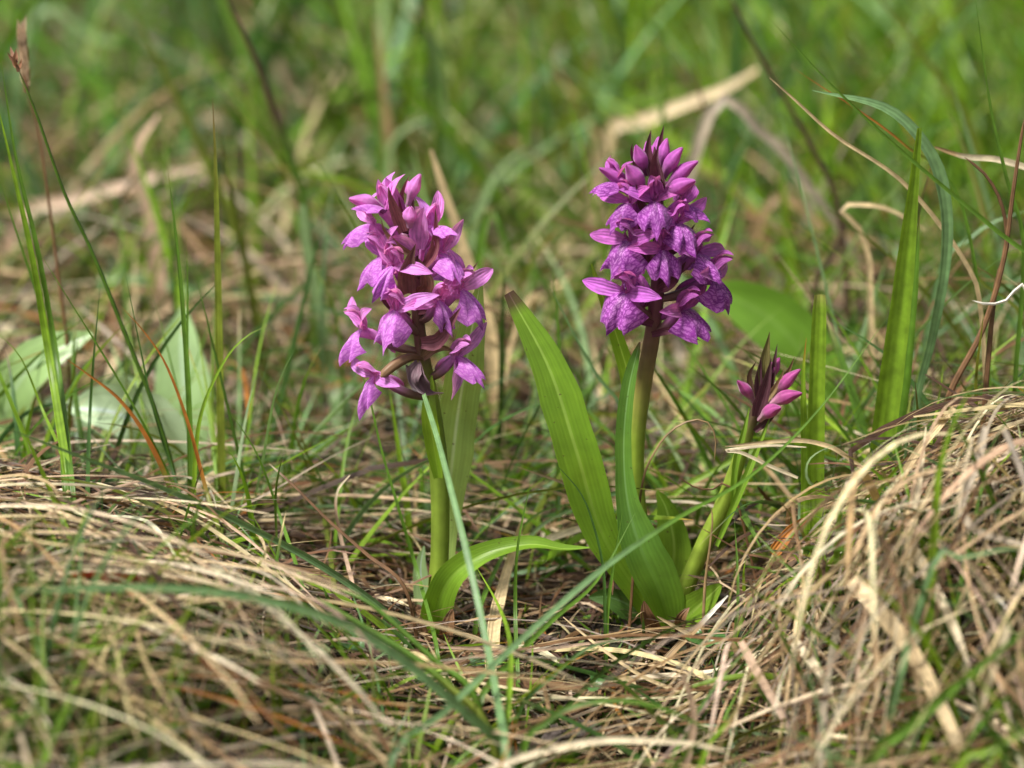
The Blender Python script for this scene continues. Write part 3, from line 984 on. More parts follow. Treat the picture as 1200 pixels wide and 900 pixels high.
leaf(o1, B1, [(514, 735, .008), (520, 650, .012), (527, 570, .014), (536, 490, .014), (549, 410, .012), (563, 330, .008)], 48, LP, ((0, .4), (.25, .6), (.5, 1), (.72, .95), (.88, .6), (1, .12)), .25, (6, -6))
leaf(o1, B1, [(508, 757, -.003), (512, 715, -.006), (530, 676, -.009), (568, 650, -.010), (620, 638, -.010), (660, 643, -.010), (693, 642, -.009)], 40, LB, ((0, .8), (.15, 1), (.3, .95), (.5, .72), (.75, .5), (.93, .22), (1, .05)), .45, (-25, 32), hint=(0, -.8, .6))
leaf(o1, B1, [(514, 560, -.006), (508, 520, -.007), (503, 480, -.007), (506, 440, -.004)], 22, C['bright'], LEAF_PROF, .5, (10, 0))
leaf(o1, B1, [(500, 745, .008), (496, 700, .012), (493, 665, .014), (497, 640, .015)], 22, C['pale_g'], LEAF_PROF, .3, (10, 10))

for pl, bb, pts, wd in ((o1, B1, [(520, 758, -.008), (526, 735, -.010), (531, 712, -.009)], 20), (o1, B1, [(500, 758, -.006), (496, 738, -.008), (493, 722, -.008)], 16),
                        (o2, B2, [(770, 742, -.010), (760, 722, -.014), (755, 704, -.014)], 22), (o2, B2, [(796, 742, -.008), (800, 724, -.012), (808, 712, -.012)], 16)):
    leaf(pl, bb, pts, wd, C['brown'], LEAF_PROF, .5, (10, 30), name='sheath', mat=M_STRAW, n=10)

# --- the small spike still in bud
B3 = P(795, 736, 0.004)
B3.z = gz(B3.x, B3.y) - 0.002
o3 = plant_root('marsh_orchid', 'small orchid spike still in bud on a slanting stem against the dry tussock', 'orchid', B3)
pts3 = [(792, 742, .003), (800, 700, .004), (824, 640, .004), (846, 595, .003), (864, 545, .002), (877, 505, .001), (890, 470, 0), (897, 435, 0), (901, 410, 0)]
AX3 = make_axis(pts3)
stem(o3, B3, pts3, [12, 10.5, 10, 10, 9.5, 8, 7, 5, 3], [(0, SG), (.66, SG), (.76, (.1, .07, .035, .14)), (.84, (.07, .03, .03, .1)), (1, (.07, .03, .03, .1))])
BP = (.45, .22, .30, .25)
for base, tp, wdt, yo in (((884, 472), (864, 446), 1.01, (-.004, -.008)), ((890, 492), (915, 478), 1.19, (-.006, -.014)), ((906, 468), (938, 433), 1.10, (-.003, -.006)),
                          ((900, 476), (940, 461), 1.23, (-.006, -.010)), ((902, 446), (914, 419), 1.0, (.002, .003)), ((888, 486), (896, 470), .8, (-.002, -.003))):
    bud(o3, B3, AX3, base, tp, 'bud', wdt, yo, pale=BP)
BB = BRACT['bud']
for pts, wd, yo, cl in (([(896, 452), (896, 425), (899, 405), (902, 389)], 16, (-.003, -.003), (.15, .13, .035, .25)), ([(886, 488), (894, 462), (900, 440), (904, 420)], 18, (-.006, -.008), BB),
                        ([(902, 470), (914, 450), (924, 434), (931, 418)], 11, (-.002, -.001), (.17, .10, .045, .25)), ([(886, 474), (880, 452), (879, 438), (886, 424)], 11, (.001, .002), (.12, .06, .03, .25)),
                        ([(900, 462), (906, 435), (909, 415), (911, 403)], 9, (.001, .001), BB), ([(889, 465), (888, 445), (890, 430), (892, 418)], 12, (-.003, -.004), BB),
                        ([(884, 505), (902, 490), (909, 478), (906, 464)], 9, (-.005, -.007), BB), ([(897, 470), (908, 455), (916, 440), (919, 432)], 9, (-.004, -.005), (.30, .22, .10, .25))):
    bract(o3, B3, AX3, pts, wd, 'bud', yo, cl)
leaf(o3, B3, [(858, 590, -.002), (862, 545, -.004), (872, 505, -.004), (878, 478, -.003)], 9, LD, LEAF_PROF, .5)
leaf(o3, B3, [(840, 640, -.004), (868, 575, -.006), (888, 525, -.006), (903, 488, -.006)], 10, LD, LEAF_PROF, .5, (20, 0))

# ------------------------------------------------------------------ broad leaved plants
def broad_plant(label, base, leaves, group=None):
    B = P(*base)
    B.z = gz(B.x, B.y)
    o = plant_root('broad_leaved_plant', label, 'plant', B, group)
    for pts, wpx, col, fold, roll, hint in leaves:
        leaf(o, B, [(base[0], base[1], base[2])] + pts if False else pts, wpx, col, ((0, .3), (.2, .75), (.45, 1), (.7, .85), (.88, .5), (1, .1)), fold, roll, hint=hint, mat=M_BROAD, wave=.1)
    return o


BLV = (0.350, 0.520, 0.230, 0.32)
BLW = (0.500, 0.650, 0.410, 0.26)
broad_plant('pale grey green rosette of broad upright leaves among the grass near the picture edge', (150, 575, .13), [
    ([(170, 590, .13), (205, 540, .128), (216, 470, .13), (212, 410, .135), (215, 360, .14)], 74, BLV, .22, (6, 4), (0, -1, .2)),
    ([(202, 580, .10), (190, 535, .095), (165, 500, .09), (128, 482, .085), (80, 478, .085)], 88, BLW, .5, (0, -10), (0, -1, .5)),
    ([(180, 575, .14), (168, 520, .14), (148, 470, .135), (120, 448, .12)], 62, BLW, .3, (10, 30), (0, -.8, .7)),
    ([(120, 570, .13), (95, 520, .12), (70, 478, .12), (52, 470, .115)], 50, BLW, .3, (20, 20), (0, -.7, .7)),
])
broad_plant('single broad pale leaf curving up and over behind the tall green stalks', (-10, 560, .10), [
    ([(-20, 565, .10), (-2, 510, .10), (18, 455, .10), (52, 418, .10), (108, 391, .10)], 66, (0.290, 0.450, 0.160, .38), .25, (0, 25), (0, -1, .3)),
])
broad_plant('broad bright green leaf blurred behind the tall purple orchid', (952, 555, .18), [
    ([(952, 556, .18), (955, 480, .18), (942, 420, .18), (908, 378, .18), (866, 352, .18), (822, 336, .18)], 84, (0.20, 0.40, 0.045, .45), .2, (10, 5), (0, -1, .4)),
    ([(953, 556, .185), (975, 470, .19), (992, 410, .20), (1002, 365, .20)], 40, (0.09, 0.2, 0.03, .4), .2, (10, 5), (0, -1, .4)),
])

# ------------------------------------------------------------------ single blades and straws one can point at
KINDS = {'g': ('grass_shoot', 'grass', M_GRASS), 's': ('dry_straw', 'straw', M_STRAW), 'l': ('dead_leaf', 'dead leaf', M_STRAW), 'k': ('grass_stalk', 'grass stalk', M_GRASS), 't': ('dry_stalk', 'dry stalk', M_STRAW)}


def single(kind, label, pts, depth, wpx, col, tip=None, tip_from=.9, roll=(0, 25), fold=.35, cut=False, rooted=False, group=None, hint=(0, -1, .35), prof=None):
    """pts run from root to tip in photograph pixels; depth = one Y, (Y at root, Y at tip), or 'h0.02' = lying h above the ground"""
    name, cat, mat = KINDS[kind]
    n = len(pts)
    if isinstance(depth, str):
        h = float(depth[1:])
        w = [S(p[0], p[1], h) for p in pts]
        ys = [p.y for p in w]
        for _ in range(2):
            ys = [ys[0]] + [(ys[i - 1] + 2 * ys[i] + ys[i + 1]) / 4 for i in range(1, n - 1)] + [ys[-1]]
        w = [P(p[0], p[1], y) for p, y in zip(pts, ys)]
    else:
        a, b = depth if isinstance(depth, tuple) else (depth, depth)
        w = [P(p[0], p[1], a + (b - a) * i / (n - 1)) for i, p in enumerate(pts)]
        for i, q in enumerate(w):                # nothing runs underground between root and tip
            if q.z < gz(q.x, q.y) + .010:
                y = q.y
                while y > -.4 and w[i].z < gz(w[i].x, w[i].y) + .010:
                    y -= .004
                    w[i] = P(pts[i][0], pts[i][1], y)
    scale = mpp(w[n // 2])
    if rooted:
        d = (w[0] - w[1]).normalized()
        z = gz(w[0].x, w[0].y)
        if w[0].z > z + 0.003:
            r = w[0] + Vector((d.x * .25, abs(d.y) * .1, -1)).normalized() * (w[0].z - z + .004)
            w = [r] + w
    if kind in 'kt':
        r = wpx * scale * .5
        geo = tube(w, [r * 1.05, r, r * .9, r * .7, r * .45], max(18, 5 * n), 7)
    else:
        geo = ribbon(w, wpx * scale, prof or (CUT_PROF if cut else (STRAW_PROF if kind in 'sl' else GRASS_PROF)), max(18, 5 * n), 4, fold, hint, roll, .03)
    c = colours(geo[2], C[col], C[tip] if tip else None, tip_from, jitter=.12)
    o = finish(name, geo[0], geo[1], geo[2], c, mat, origin=tuple(w[0]))
    return tag(o, label, cat, group)


LEFT, RIGHT, BACK = 'tall green blades near the flowers', 'straws draped over the tussocks', 'blurred blades in the meadow behind'
H = [
    # tall green blades at the left
    ('g', 'bright yellow green upright blade, stoutest of the three stalks by the left edge', [(80, 560), (60, 430), (38, 300), (12, 185), (-6, 110)], .02, 11, 'bright', {}),
    ('g', 'dark green upright blade right behind the stoutest stalk by the left edge', [(84, 570), (68, 430), (46, 300), (20, 190), (4, 90), (0, 60)], .03, 9, 'green', {}),
    ('g', 'thin green blade leaning on the stout stalks by the left edge', [(76, 560), (70, 480), (54, 380), (22, 280), (-4, 200)], .05, 8, 'green', {}),
    ('k', 'slender green sedge stalk ending in a tiny brown tuft at upper left', [(205, 560), (178, 470), (150, 400), (110, 300), (75, 225), (45, 140), (22, 82)], .03, 5.5, 'green', {'tip': 'brown', 'tip_from': .985}),
    ('k', 'blurred brown stem below the straw coloured seed head at upper left', [(80, 420), (68, 320), (55, 220), (44, 150), (30, 105)], .10, 5, 'brown', {}),
    ('g', 'straight green blade standing before the broad pale leaf', [(224, 590), (222, 480), (216, 380), (208, 290), (196, 193)], .02, 8, 'green', {'tip': 'brown', 'tip_from': .97}),
    ('g', 'narrow green blade parallel to the straight one, shorter with a dark tip', [(224, 560), (220, 440), (220, 340), (218, 272)], .035, 5, 'green', {'tip': 'brown', 'tip_from': .95}),
    ('g', 'green blade bent over to the right beside the broad pale leaf', [(228, 560), (236, 485), (262, 425), (288, 395), (317, 380)], .01, 6, 'bright', {'tip': 'brown', 'tip_from': .97}),
    ('g', 'thin orange blade slanting across the broad pale leaf', [(262, 640), (242, 575), (222, 500), (196, 430), (170, 390), (141, 358)], .0, 5.5, 'olive', {'tip': 'orange', 'tip_from': .4}),
    ('g', 'orange brown blade crossing the curled pale leaf', [(200, 575), (172, 512), (140, 468), (105, 440), (74, 418)], .01, 6.5, 'olive', {'tip': 'orange', 'tip_from': .35}),
    ('g', 'long thin green blade rising diagonally in front of the broad pale leaves', [(270, 680), (215, 590), (170, 500), (130, 430), (80, 350), (40, 285)], .01, 4.5, 'green', {}),
    ('g', 'thin green blade leaning left over the curled pale leaf', [(230, 640), (205, 560), (180, 480), (165, 410), (145, 310)], .015, 4, 'deep', {}),
    ('g', 'dark green vertical blade in front of the curled pale leaf', [(103, 600), (105, 500), (110, 420), (118, 330)], .02, 6, 'deep', {}),
    ('g', 'thin green blade at the left edge below the stout stalks', [(75, 540), (50, 480), (25, 420), (-5, 388)], .02, 4.5, 'bright', {}),
    ('g', 'bright blade curving up to the left edge from the near tussock', [(105, 690), (70, 600), (35, 520), (0, 445)], -.06, 8, 'bright', {}),
    ('g', 'long blue green blade lying diagonally across the left grass', [(470, 735), (383, 667), (277, 610), (187, 570), (100, 537), (-10, 495)], (-.02, -.07), 9, 'glauc', {}),
    ('g', 'wide blurred blue green blade arching low over the left tussock', [(600, 900), (545, 835), (430, 745), (320, 705), (190, 688), (20, 692)], (-.13, -.17), 13, 'glauc', {'roll': (0, 0), 'prof': ((0, .7), (.3, 1), (.8, .8), (1, .3))}),
    ('l', 'small red leaf piece blurred on the left tussock', [(165, 680), (135, 677), (108, 673), (84, 674)], 'h0.03', 11, 'red', {}),
    ('g', 'thin green blade rising to the left of the lighter orchid', [(512, 760), (492, 680), (470, 605), (448, 530), (425, 440), (392, 388)], (.0, .012), 5, 'green', {}),
    ('g', 'upright green blade between the glaucous leaf and the lighter orchid', [(478, 600), (470, 545), (462, 490), (456, 455)], .05, 9, 'bright', {}),
    ('g', 'thin yellow green blade among the litter left of the lighter orchid', [(392, 690), (378, 600), (350, 520), (325, 470), (295, 420)], .06, 6, 'olive', {}),
    ('g', 'slim green blade slanting over the brown litter at centre left', [(355, 690), (330, 610), (305, 540), (285, 505), (266, 478)], .0, 5, 'green', {}),
    ('t', 'dark brown twig leaning left over the litter beside the lighter orchid', [(475, 690), (430, 650), (385, 610), (345, 570), (315, 543)], (-.02, .0), 5, 'brown', {'tip': 'cream', 'tip_from': .97}),
    ('s', 'pale dry blade with a hooked tip standing left of the lighter orchid', [(415, 690), (402, 640), (394, 600), (396, 575), (410, 557)], .01, 5, 'pink', {'tip': 'cream', 'tip_from': .8}),
    # around the stems
    ('g', 'blue green blade crossing in front of the lighter orchid stem', [(594, 900), (585, 830), (570, 750), (548, 650), (528, 570), (512, 510), (497, 462)], (-.14, -.016), 9, 'glauc', {'cut': True}),
    ('g', 'long blue green blade running diagonally before the tall orchid up to the right', [(455, 900), (520, 835), (600, 760), (700, 672), (790, 610), (880, 558), (960, 480), (1040, 372)], (-.15, -.01), 8.5, 'glauc', {'roll': (0, 45), 'tip': 'green', 'tip_from': .6}),
    ('g', 'second diagonal green blade beside the long one, ending at the front leaf', [(560, 830), (600, 775), (650, 725), (700, 680), (745, 600)], (-.10, -.02), 8, 'green', {}),
    ('g', 'thin upright blade between the two orchids, straight with a fine tip', [(607, 800), (604, 715), (607, 640), (623, 560)], -.03, 5.5, 'green', {}),
    ('g', 'thin dark blade arching beside the big orchid leaf', [(709, 720), (707, 667), (697, 620), (680, 577), (643, 535)], -.02, 4, 'deep', {}),
    ('g', 'short upright blade in front of the big orchid leaf base', [(712, 720), (718, 670), (726, 620), (730, 598)], -.02, 5, 'green', {}),
    ('g', 'bright green blade bending down from the low orchid leaf', [(590, 895), (598, 800), (597, 747), (583, 707), (557, 662)], (-.13, -.02), 8, 'bright', {}),
    ('g', 'blade arching to the right behind the low curved leaf', [(560, 720), (590, 650), (620, 610), (650, 594), (690, 590)], .03, 6, 'green', {}),
    ('g', 'pale green arching blade lying behind the low curved leaf', [(600, 660), (630, 620), (665, 600), (700, 592)], .035, 6, 'pale_g', {}),
    ('g', 'pointed two toned blade lying left behind the big orchid leaf', [(735, 590), (700, 580), (650, 562), (600, 545)], .02, 7, 'glauc', {'tip': 'pink', 'tip_from': .75}),
    ('t', 'brown wiry tendril curling over right of the tall orchid stem', [(750, 585), (767, 530), (793, 500), (823, 492), (838, 510), (837, 543)], -.005, 3.5, 'brown', {'tip': 'tan', 'tip_from': .6}),
    ('t', 'short reddish wire like stalk pointing left beside the slanting bud stem', [(860, 578), (830, 575), (808, 568), (792, 555)], .0, 3.5, 'brown', {}),
    ('t', 'thin brown upright stalk before the slanting bud stem', [(826, 690), (832, 640), (835, 610), (833, 594)], -.015, 4, 'tan', {}),
    ('g', 'bright green arching blade behind the tall orchid, crossing to the right', [(740, 640), (790, 580), (840, 550), (900, 520), (960, 505)], .05, 8, 'bright', {}),
    ('g', 'curved grass blade rising from behind the tall orchid to the left of its spike', [(735, 500), (700, 440), (672, 390), (652, 350), (640, 330)], .05, 6, 'glauc', {}),
    ('g', 'upright dark blade behind the big orchid leaf', [(655, 470), (655, 400), (650, 340), (648, 310)], .07, 8, 'green', {}),
    ('l', 'flat cream dead blade standing between the low leaf and the lighter orchid', [(575, 790), (580, 730), (592, 680), (604, 640), (612, 610)], .02, 17, 'straw', {}),
    ('l', 'pale dead blade lying behind the tip of the low curved leaf', [(640, 632), (665, 624), (695, 616), (720, 612)], .02, 9, 'cream', {}),
    # bottom centre
    ('l', 'wide flat brown dead blade lying in the dark hollow', [(528, 786), (581, 799), (650, 806), (727, 803), (768, 808)], 'h0.012', 17, 'brown', {'hint': (0, -.6, .8), 'cut': True}),
    ('s', 'split pale end of straw lying on the wide brown blade', [(745, 812), (738, 796), (715, 796), (682, 803)], 'h0.018', 7, 'straw', {}),
    ('s', 'long thin horizontal straw before both orchid bases', [(505, 758), (560, 760), (620, 763), (700, 753), (800, 745), (860, 741)], -.035, 4, 'pink', {}),
    ('s', 'thin straw slanting down right below the tall orchid', [(800, 812), (760, 796), (733, 780), (695, 752), (660, 723)], 'h0.022', 4.5, 'straw', {}),
    ('s', 'thick pale straw with a white end leaning from the tall orchid base', [(760, 795), (790, 762), (815, 738), (853, 698)], -.035, 8, 'tan', {'tip': 'white', 'tip_from': .7}),
    ('s', 'short pale straw crossing below the bud stem base', [(816, 748), (796, 737), (770, 722)], -.035, 5, 'straw', {}),
    ('g', 'stout green blade bowed in a low arch at the bottom', [(612, 885), (635, 852), (669, 829), (727, 821), (784, 833), (834, 860), (868, 900)], -.13, 9, 'green', {}),
    ('g', 'dark thin blade arching up right in the hollow', [(608, 835), (650, 791), (688, 760), (734, 749), (770, 748)], -.08, 6, 'deep', {}),
    ('k', 'thick olive stalk slanting down to the bottom from the left', [(575, 862), (527, 805), (477, 765), (420, 730), (370, 700)], (-.11, -.09), 11, 'olive', {'tip': 'green', 'tip_from': .6}),
    ('k', 'second slanting green stalk just above the olive one', [(560, 825), (510, 775), (470, 738), (430, 705), (395, 690)], (-.10, -.08), 9, 'green', {}),
    ('s', 'thick cream straw lying along the bottom edge', [(560, 905), (635, 881), (711, 868), (803, 871), (850, 880)], -.14, 9, 'cream', {'rooted': False}),
    ('s', 'pinkish bent straw standing at the bottom right of centre', [(802, 905), (813, 852), (811, 822), (799, 788)], -.12, 9, 'pink', {}),
    ('g', 'bright green blade slanting up at the bottom right of centre', [(820, 900), (850, 850), (880, 810), (892, 790)], -.13, 9, 'bright', {}),
    ('g', 'two toned orange blade standing near the bottom centre', [(605, 880), (600, 850), (608, 830)], -.08, 4, 'orange', {}),
    # right tussock straws
    ('s', 'long cream straw swept down from the crest of the tussock', [(1118, 478), (1073, 532), (1036, 596), (1010, 655), (985, 720)], (-.03, -.085), 10, 'straw', {}),
    ('s', 'wide pale flattened straw bending down the front of the tussock', [(1085, 500), (1078, 560), (1066, 628), (1084, 670), (1116, 734), (1140, 812)], (-.05, -.14), 15, 'cream', {'prof': ((0, .1), (.25, .5), (.5, 1), (.9, .8), (1, .3))}),
    ('l', 'broad yellowish dead blade lying across the front of the tussock', [(998, 680), (1041, 729), (1073, 772), (1095, 814), (1125, 880)], (-.11, -.16), 20, 'straw', {'cut': True, 'roll': (0, 10)}),
    ('s', 'grey green straw curling like a hook at the right', [(1155, 500), (1142, 548), (1126, 592), (1137, 617), (1158, 628), (1205, 640)], (-.08, -.12), 12, 'grey', {}),
    ('s', 'pale pink straw slanting down right on the tussock', [(1114, 632), (1148, 676), (1180, 714)], (-.09, -.12), 9, 'pink', {'tip': 'white', 'tip_from': .8}),
    ('s', 'stiff pale straw standing slanted near the lower right corner', [(1182, 730), (1165, 775), (1150, 820), (1127, 880)], -.15, 13, 'cream', {}),
    ('s', 'pale vertical straw hanging at the middle of the tussock front', [(1095, 545), (1058, 610), (1030, 676), (1012, 722), (1004, 793), (1006, 895)], (-.05, -.14), 9, 'pink', {}),
    ('s', 'brown tinged straw hanging beside the pale vertical one', [(1015, 680), (1022, 720), (1026, 775), (1026, 850)], (-.10, -.135), 9, 'tan', {}),
    ('s', 'greyish straw hanging straight down right of the yellowish dead blade', [(1062, 590), (1066, 670), (1068, 750), (1080, 840)], (-.08, -.14), 10, 'straw', {}),
    ('s', 'pinkish straw slanting to the bottom edge left of the tussock', [(868, 752), (888, 790), (908, 825), (948, 900)], (-.08, -.12), 11, 'pink', {}),
    ('s', 'flat light straw end lying at the foot of the tussock', [(925, 746), (950, 775), (966, 800), (985, 850)], (-.085, -.11), 12, 'cream', {}),
    ('g', 'wide blurred green blade crossing the lower right corner', [(1010, 910), (1073, 846), (1137, 790), (1215, 728)], (-.16, -.17), 19, 'green', {'roll': (0, 0)}),
    ('g', 'bright blurred blade below the wide one at the lower right corner', [(1120, 905), (1160, 880), (1215, 850)], -.2, 16, 'bright', {'roll': (0, 0)}),
    ('g', 'blurred green blade lying horizontally on the right side of the tussock', [(1090, 670), (1130, 655), (1170, 645), (1215, 640)], -.14, 11, 'glauc', {}),
    ('s', 'cream straw lying in front of the bud spike', [(1015, 552), (985, 530), (965, 521), (929, 516), (850, 523)], -.025, 6, 'straw', {}),
    ('s', 'thin straw bent sharply below the bud spike', [(935, 560), (900, 545), (868, 530), (850, 528), (900, 522), (945, 524)], -.022, 4.5, 'cream', {}),
    ('g', 'pale green curl looping in front of the cut upright blade', [(978, 575), (958, 571), (946, 560), (948, 540), (965, 527), (985, 522)], -.03, 7, 'pale_g', {'roll': (0, 60)}),
    ('g', 'blurred yellow green blade leaning right above the tussock', [(1098, 580), (1106, 530), (1120, 490), (1142, 445)], -.12, 13, 'bright', {}),
    ('g', 'dark green blade slanting on the right flank of the tussock', [(1090, 660), (1115, 610), (1145, 550), (1185, 485)], -.08, 10, 'deep', {}),
    ('l', 'curled orange brown dead leaf scrap on the tussock', [(905, 650), (925, 625), (945, 608)], 'h0.02', 16, 'orange', {}),
    ('t', 'white bare twig poking in from the right edge', [(1205, 345), (1180, 352), (1160, 357), (1139, 352)], -.02, 6, 'white', {}),
    # right, upright
    ('g', 'broad bright green blade standing tall on the tussock, in focus', [(1030, 560), (1040, 470), (1054, 360), (1066, 250), (1077, 150)], .01, 31, 'bright', {'roll': (8, -22), 'fold': .42, 'prof': ((0, .9), (.2, 1), (.5, .92), (.75, .65), (.97, .26), (1, .2))}),
    ('g', 'narrower green blade close beside the broad bright one', [(1046, 520), (1060, 420), (1070, 330), (1078, 252)], .015, 24, 'green', {'roll': (0, 10), 'tip': 'brown', 'tip_from': .97}),
    ('g', 'square cut green blade standing behind the bud spike', [(956, 620), (955, 540), (957, 440), (960, 345)], .0, 23, 'bright', {'cut': True, 'roll': (6, -10), 'fold': .4, 'tip': 'tan', 'tip_from': .995}),
    ('g', 'narrow pointed blade next to the square cut one', [(944, 560), (942, 480), (942, 430), (945, 396)], .0, 12, 'bright', {'tip': 'orange', 'tip_from': .93}),
    ('g', 'long thin green blade slanting to upper left in the right half', [(1260, 350), (1170, 272), (1060, 180), (975, 100), (900, 20)], .0, 6, 'green', {}),
    ('s', 'thin dry wavy blade slanting across the upper right', [(1150, 370), (1130, 305), (1060, 215), (980, 160), (935, 120), (902, 91)], .03, 6, 'straw', {'rooted': True}),
    ('g', 'orange tipped thin blade above the pale nodding leaf', [(1130, 250), (1060, 170), (1000, 125), (960, 100), (928, 78)], .04, 5, 'green', {'tip': 'orange', 'tip_from': .72}),
    ('g', 'blue green folded leaf nodding to the left at upper right', [(1075, 470), (1092, 400), (1108, 310), (1108, 240), (1090, 180), (1040, 128), (952, 106)], .02, 16, 'glauc', {'prof': ((0, .5), (.3, .6), (.65, 1), (.85, .8), (1, .05)), 'roll': (30, -20)}),
    ('t', 'dark red brown stem rising at the right edge', [(1110, 470), (1150, 390), (1175, 310), (1188, 220), (1200, 140)], .01, 8, 'brown', {}),
    ('t', 'brown stem curving left with a dead tip near the right edge', [(1165, 350), (1180, 290), (1174, 240), (1155, 205), (1130, 184)], .012, 7, 'brown', {}),
    ('g', 'green blade arching down along the right edge', [(1190, 440), (1200, 290), (1180, 210), (1160, 120), (1142, -10)], .03, 6, 'green', {}),
    ('s', 'pale dry blade curving to the right edge', [(1215, 200), (1170, 187), (1130, 183), (1095, 172)], .05, 8, 'cream', {'tip': 'tan', 'tip_from': .75}),
    ('g', 'thin green blade with dead tip low at the right edge', [(1200, 380), (1150, 330), (1090, 250), (1040, 200)], .06, 5, 'olive', {}),
]
B_ = [
    # blurred, in the meadow behind
    ('g', 'wide blurred bright green blade behind the bud spike', [(935, 470), (932, 380), (925, 290), (915, 190)], .3, 34, 'bright', {}),
    ('g', 'blurred blue green upright blade left of the lighter orchid', [(405, 560), (395, 470), (378, 380), (362, 300), (355, 240)], .2, 17, 'pale_g', {'cut': True}),
    ('k', 'blurred stalk with dark tip above the blue green upright blade', [(360, 260), (345, 200), (325, 140), (300, 70), (262, -10)], .24, 12, 'green', {'tip': 'dark', 'tip_from': .68}),
    ('g', 'blurred olive green blade leaning left at upper left', [(300, 350), (275, 265), (215, 130), (180, 60), (140, -20)], .3, 13, 'olive', {}),
    ('l', 'blurred tan dead blade curved like a hook at upper left', [(176, 250), (160, 215), (160, 175), (186, 135)], .3, 20, 'pink', {}),
    ('l', 'blurred tan dead blade lying slantwise below the hooked one', [(20, 260), (90, 235), (160, 215), (240, 195)], .38, 18, 'pink', {}),
    ('l', 'blurred long tan blade crossing the top left', [(290, 130), (220, 75), (170, 40), (120, 5)], .7, 18, 'pink', {}),
    ('g', 'blurred pale green blade crossing the tan one at top left', [(40, 20), (110, 45), (190, 60), (260, 90)], .6, 14, 'pale_g', {}),
    ('l', 'tan dead blade hanging behind the top of the lighter orchid', [(575, 390), (556, 330), (540, 280), (520, 220), (505, 175)], .16, 17, 'straw', {}),
    ('g', 'blurred pale arching blade tip left of the tall orchid', [(545, 330), (556, 270), (575, 215), (600, 185), (622, 172)], .33, 19, 'pale_g', {}),
    ('g', 'small blurred pale arch above the lighter orchid', [(455, 200), (462, 165), (480, 148), (510, 138)], .4, 14, 'pale_g', {}),
    ('l', 'blurred tan dead blade arching beside the top of the tall orchid', [(710, 170), (750, 145), (790, 128), (850, 105), (890, 80)], .4, 22, 'straw', {}),
    ('s', 'blurred pale long blade sagging at right behind the tall orchid', [(830, 138), (890, 155), (930, 195), (970, 250), (1010, 310)], .26, 16, 'grey', {}),
    ('t', 'blurred dark brown stem slanting at upper right', [(985, 260), (950, 170), (905, 90), (880, 45), (852, -10)], .22, 8, 'dark', {}),
    ('t', 'dark brown bent stem blurred behind the square cut blade', [(955, 340), (970, 310), (985, 280), (995, 255)], .2, 10, 'dark', {}),
    ('g', 'blurred olive blade slanting across the top right', [(1145, 180), (1110, 105), (1070, 50), (1020, -15)], .3, 14, 'olive', {}),
    ('g', 'blurred green blade slanting left at the top right of centre', [(1050, 120), (1010, 70), (985, 30), (960, -10)], .3, 8, 'green', {}),
    ('g', 'blurred bright green grass patch blade leaning at far right top', [(1205, 120), (1180, 70), (1160, 20), (1150, -20)], .35, 9, 'green', {}),
    ('g', 'blurred green blade standing at centre behind, left of the tall spike', [(655, 300), (640, 200), (636, 100), (640, -10)], .6, 18, 'green', {}),
    ('g', 'blurred deep green blade slanting right at top centre', [(620, 200), (650, 120), (670, 50), (688, -10)], .7, 18, 'deep', {}),
    ('g', 'thin upright green blade above the tall orchid', [(776, 170), (778, 100), (780, 40), (781, -10)], .3, 10, 'green', {}),
    ('g', 'blurred upright blade left of the lighter orchid top', [(445, 260), (443, 150), (438, 60), (430, -10)], .45, 16, 'green', {}),
    ('l', 'blurred brown blade standing beside the lighter orchid top', [(460, 260), (455, 170), (448, 90), (440, 20)], .42, 13, 'tan', {}),
    ('g', 'wide blurred green blade low behind, left of the big orchid leaf', [(570, 250), (600, 300), (640, 330), (680, 420)], .22, 14, 'green', {}),
    ('l', 'blurred pale dead blade lying at right behind the blue green leaf', [(900, 240), (960, 262), (1000, 280), (1060, 290)], .35, 12, 'tan', {}),
    ('s', 'blurred dry stem arching over behind the broad bright blade', [(1020, 330), (1015, 290), (1005, 265), (985, 245), (1000, 240), (1040, 245), (1085, 270)], .12, 8, 'straw', {}),
    ('g', 'blurred pale blue green blade arching at the right edge', [(1100, 330), (1130, 285), (1165, 260), (1210, 245)], .1, 12, 'glauc', {}),
    ('g', 'blurred blue green blade lying low left of centre', [(120, 330), (220, 340), (330, 350), (430, 372)], .32, 16, 'glauc', {}),
    ('g', 'blurred green blade lying low below the blue green one', [(330, 560), (300, 500), (330, 440), (390, 400)], .2, 9, 'pale_g', {}),
    ('l', 'blurred pale scrap of dead leaf on the litter near the broad pale leaf', [(238, 575), (246, 555), (258, 538)], .12, 18, 'white', {}),
]
for kind, label, pts, depth, wpx, col, kw in H:
    kw = dict(kw)
    kw.setdefault('rooted', kind in 'gkt' and not isinstance(depth, str))
    kw.setdefault('group', RIGHT if kind in 'sl' else LEFT)
    single(kind, label, pts, depth, wpx, col, **kw)
for kind, label, pts, depth, wpx, col, kw in B_:
    kw = dict(kw)
    kw.setdefault('rooted', True)
    single(kind, label, pts, depth, wpx, col, group=BACK, **kw)

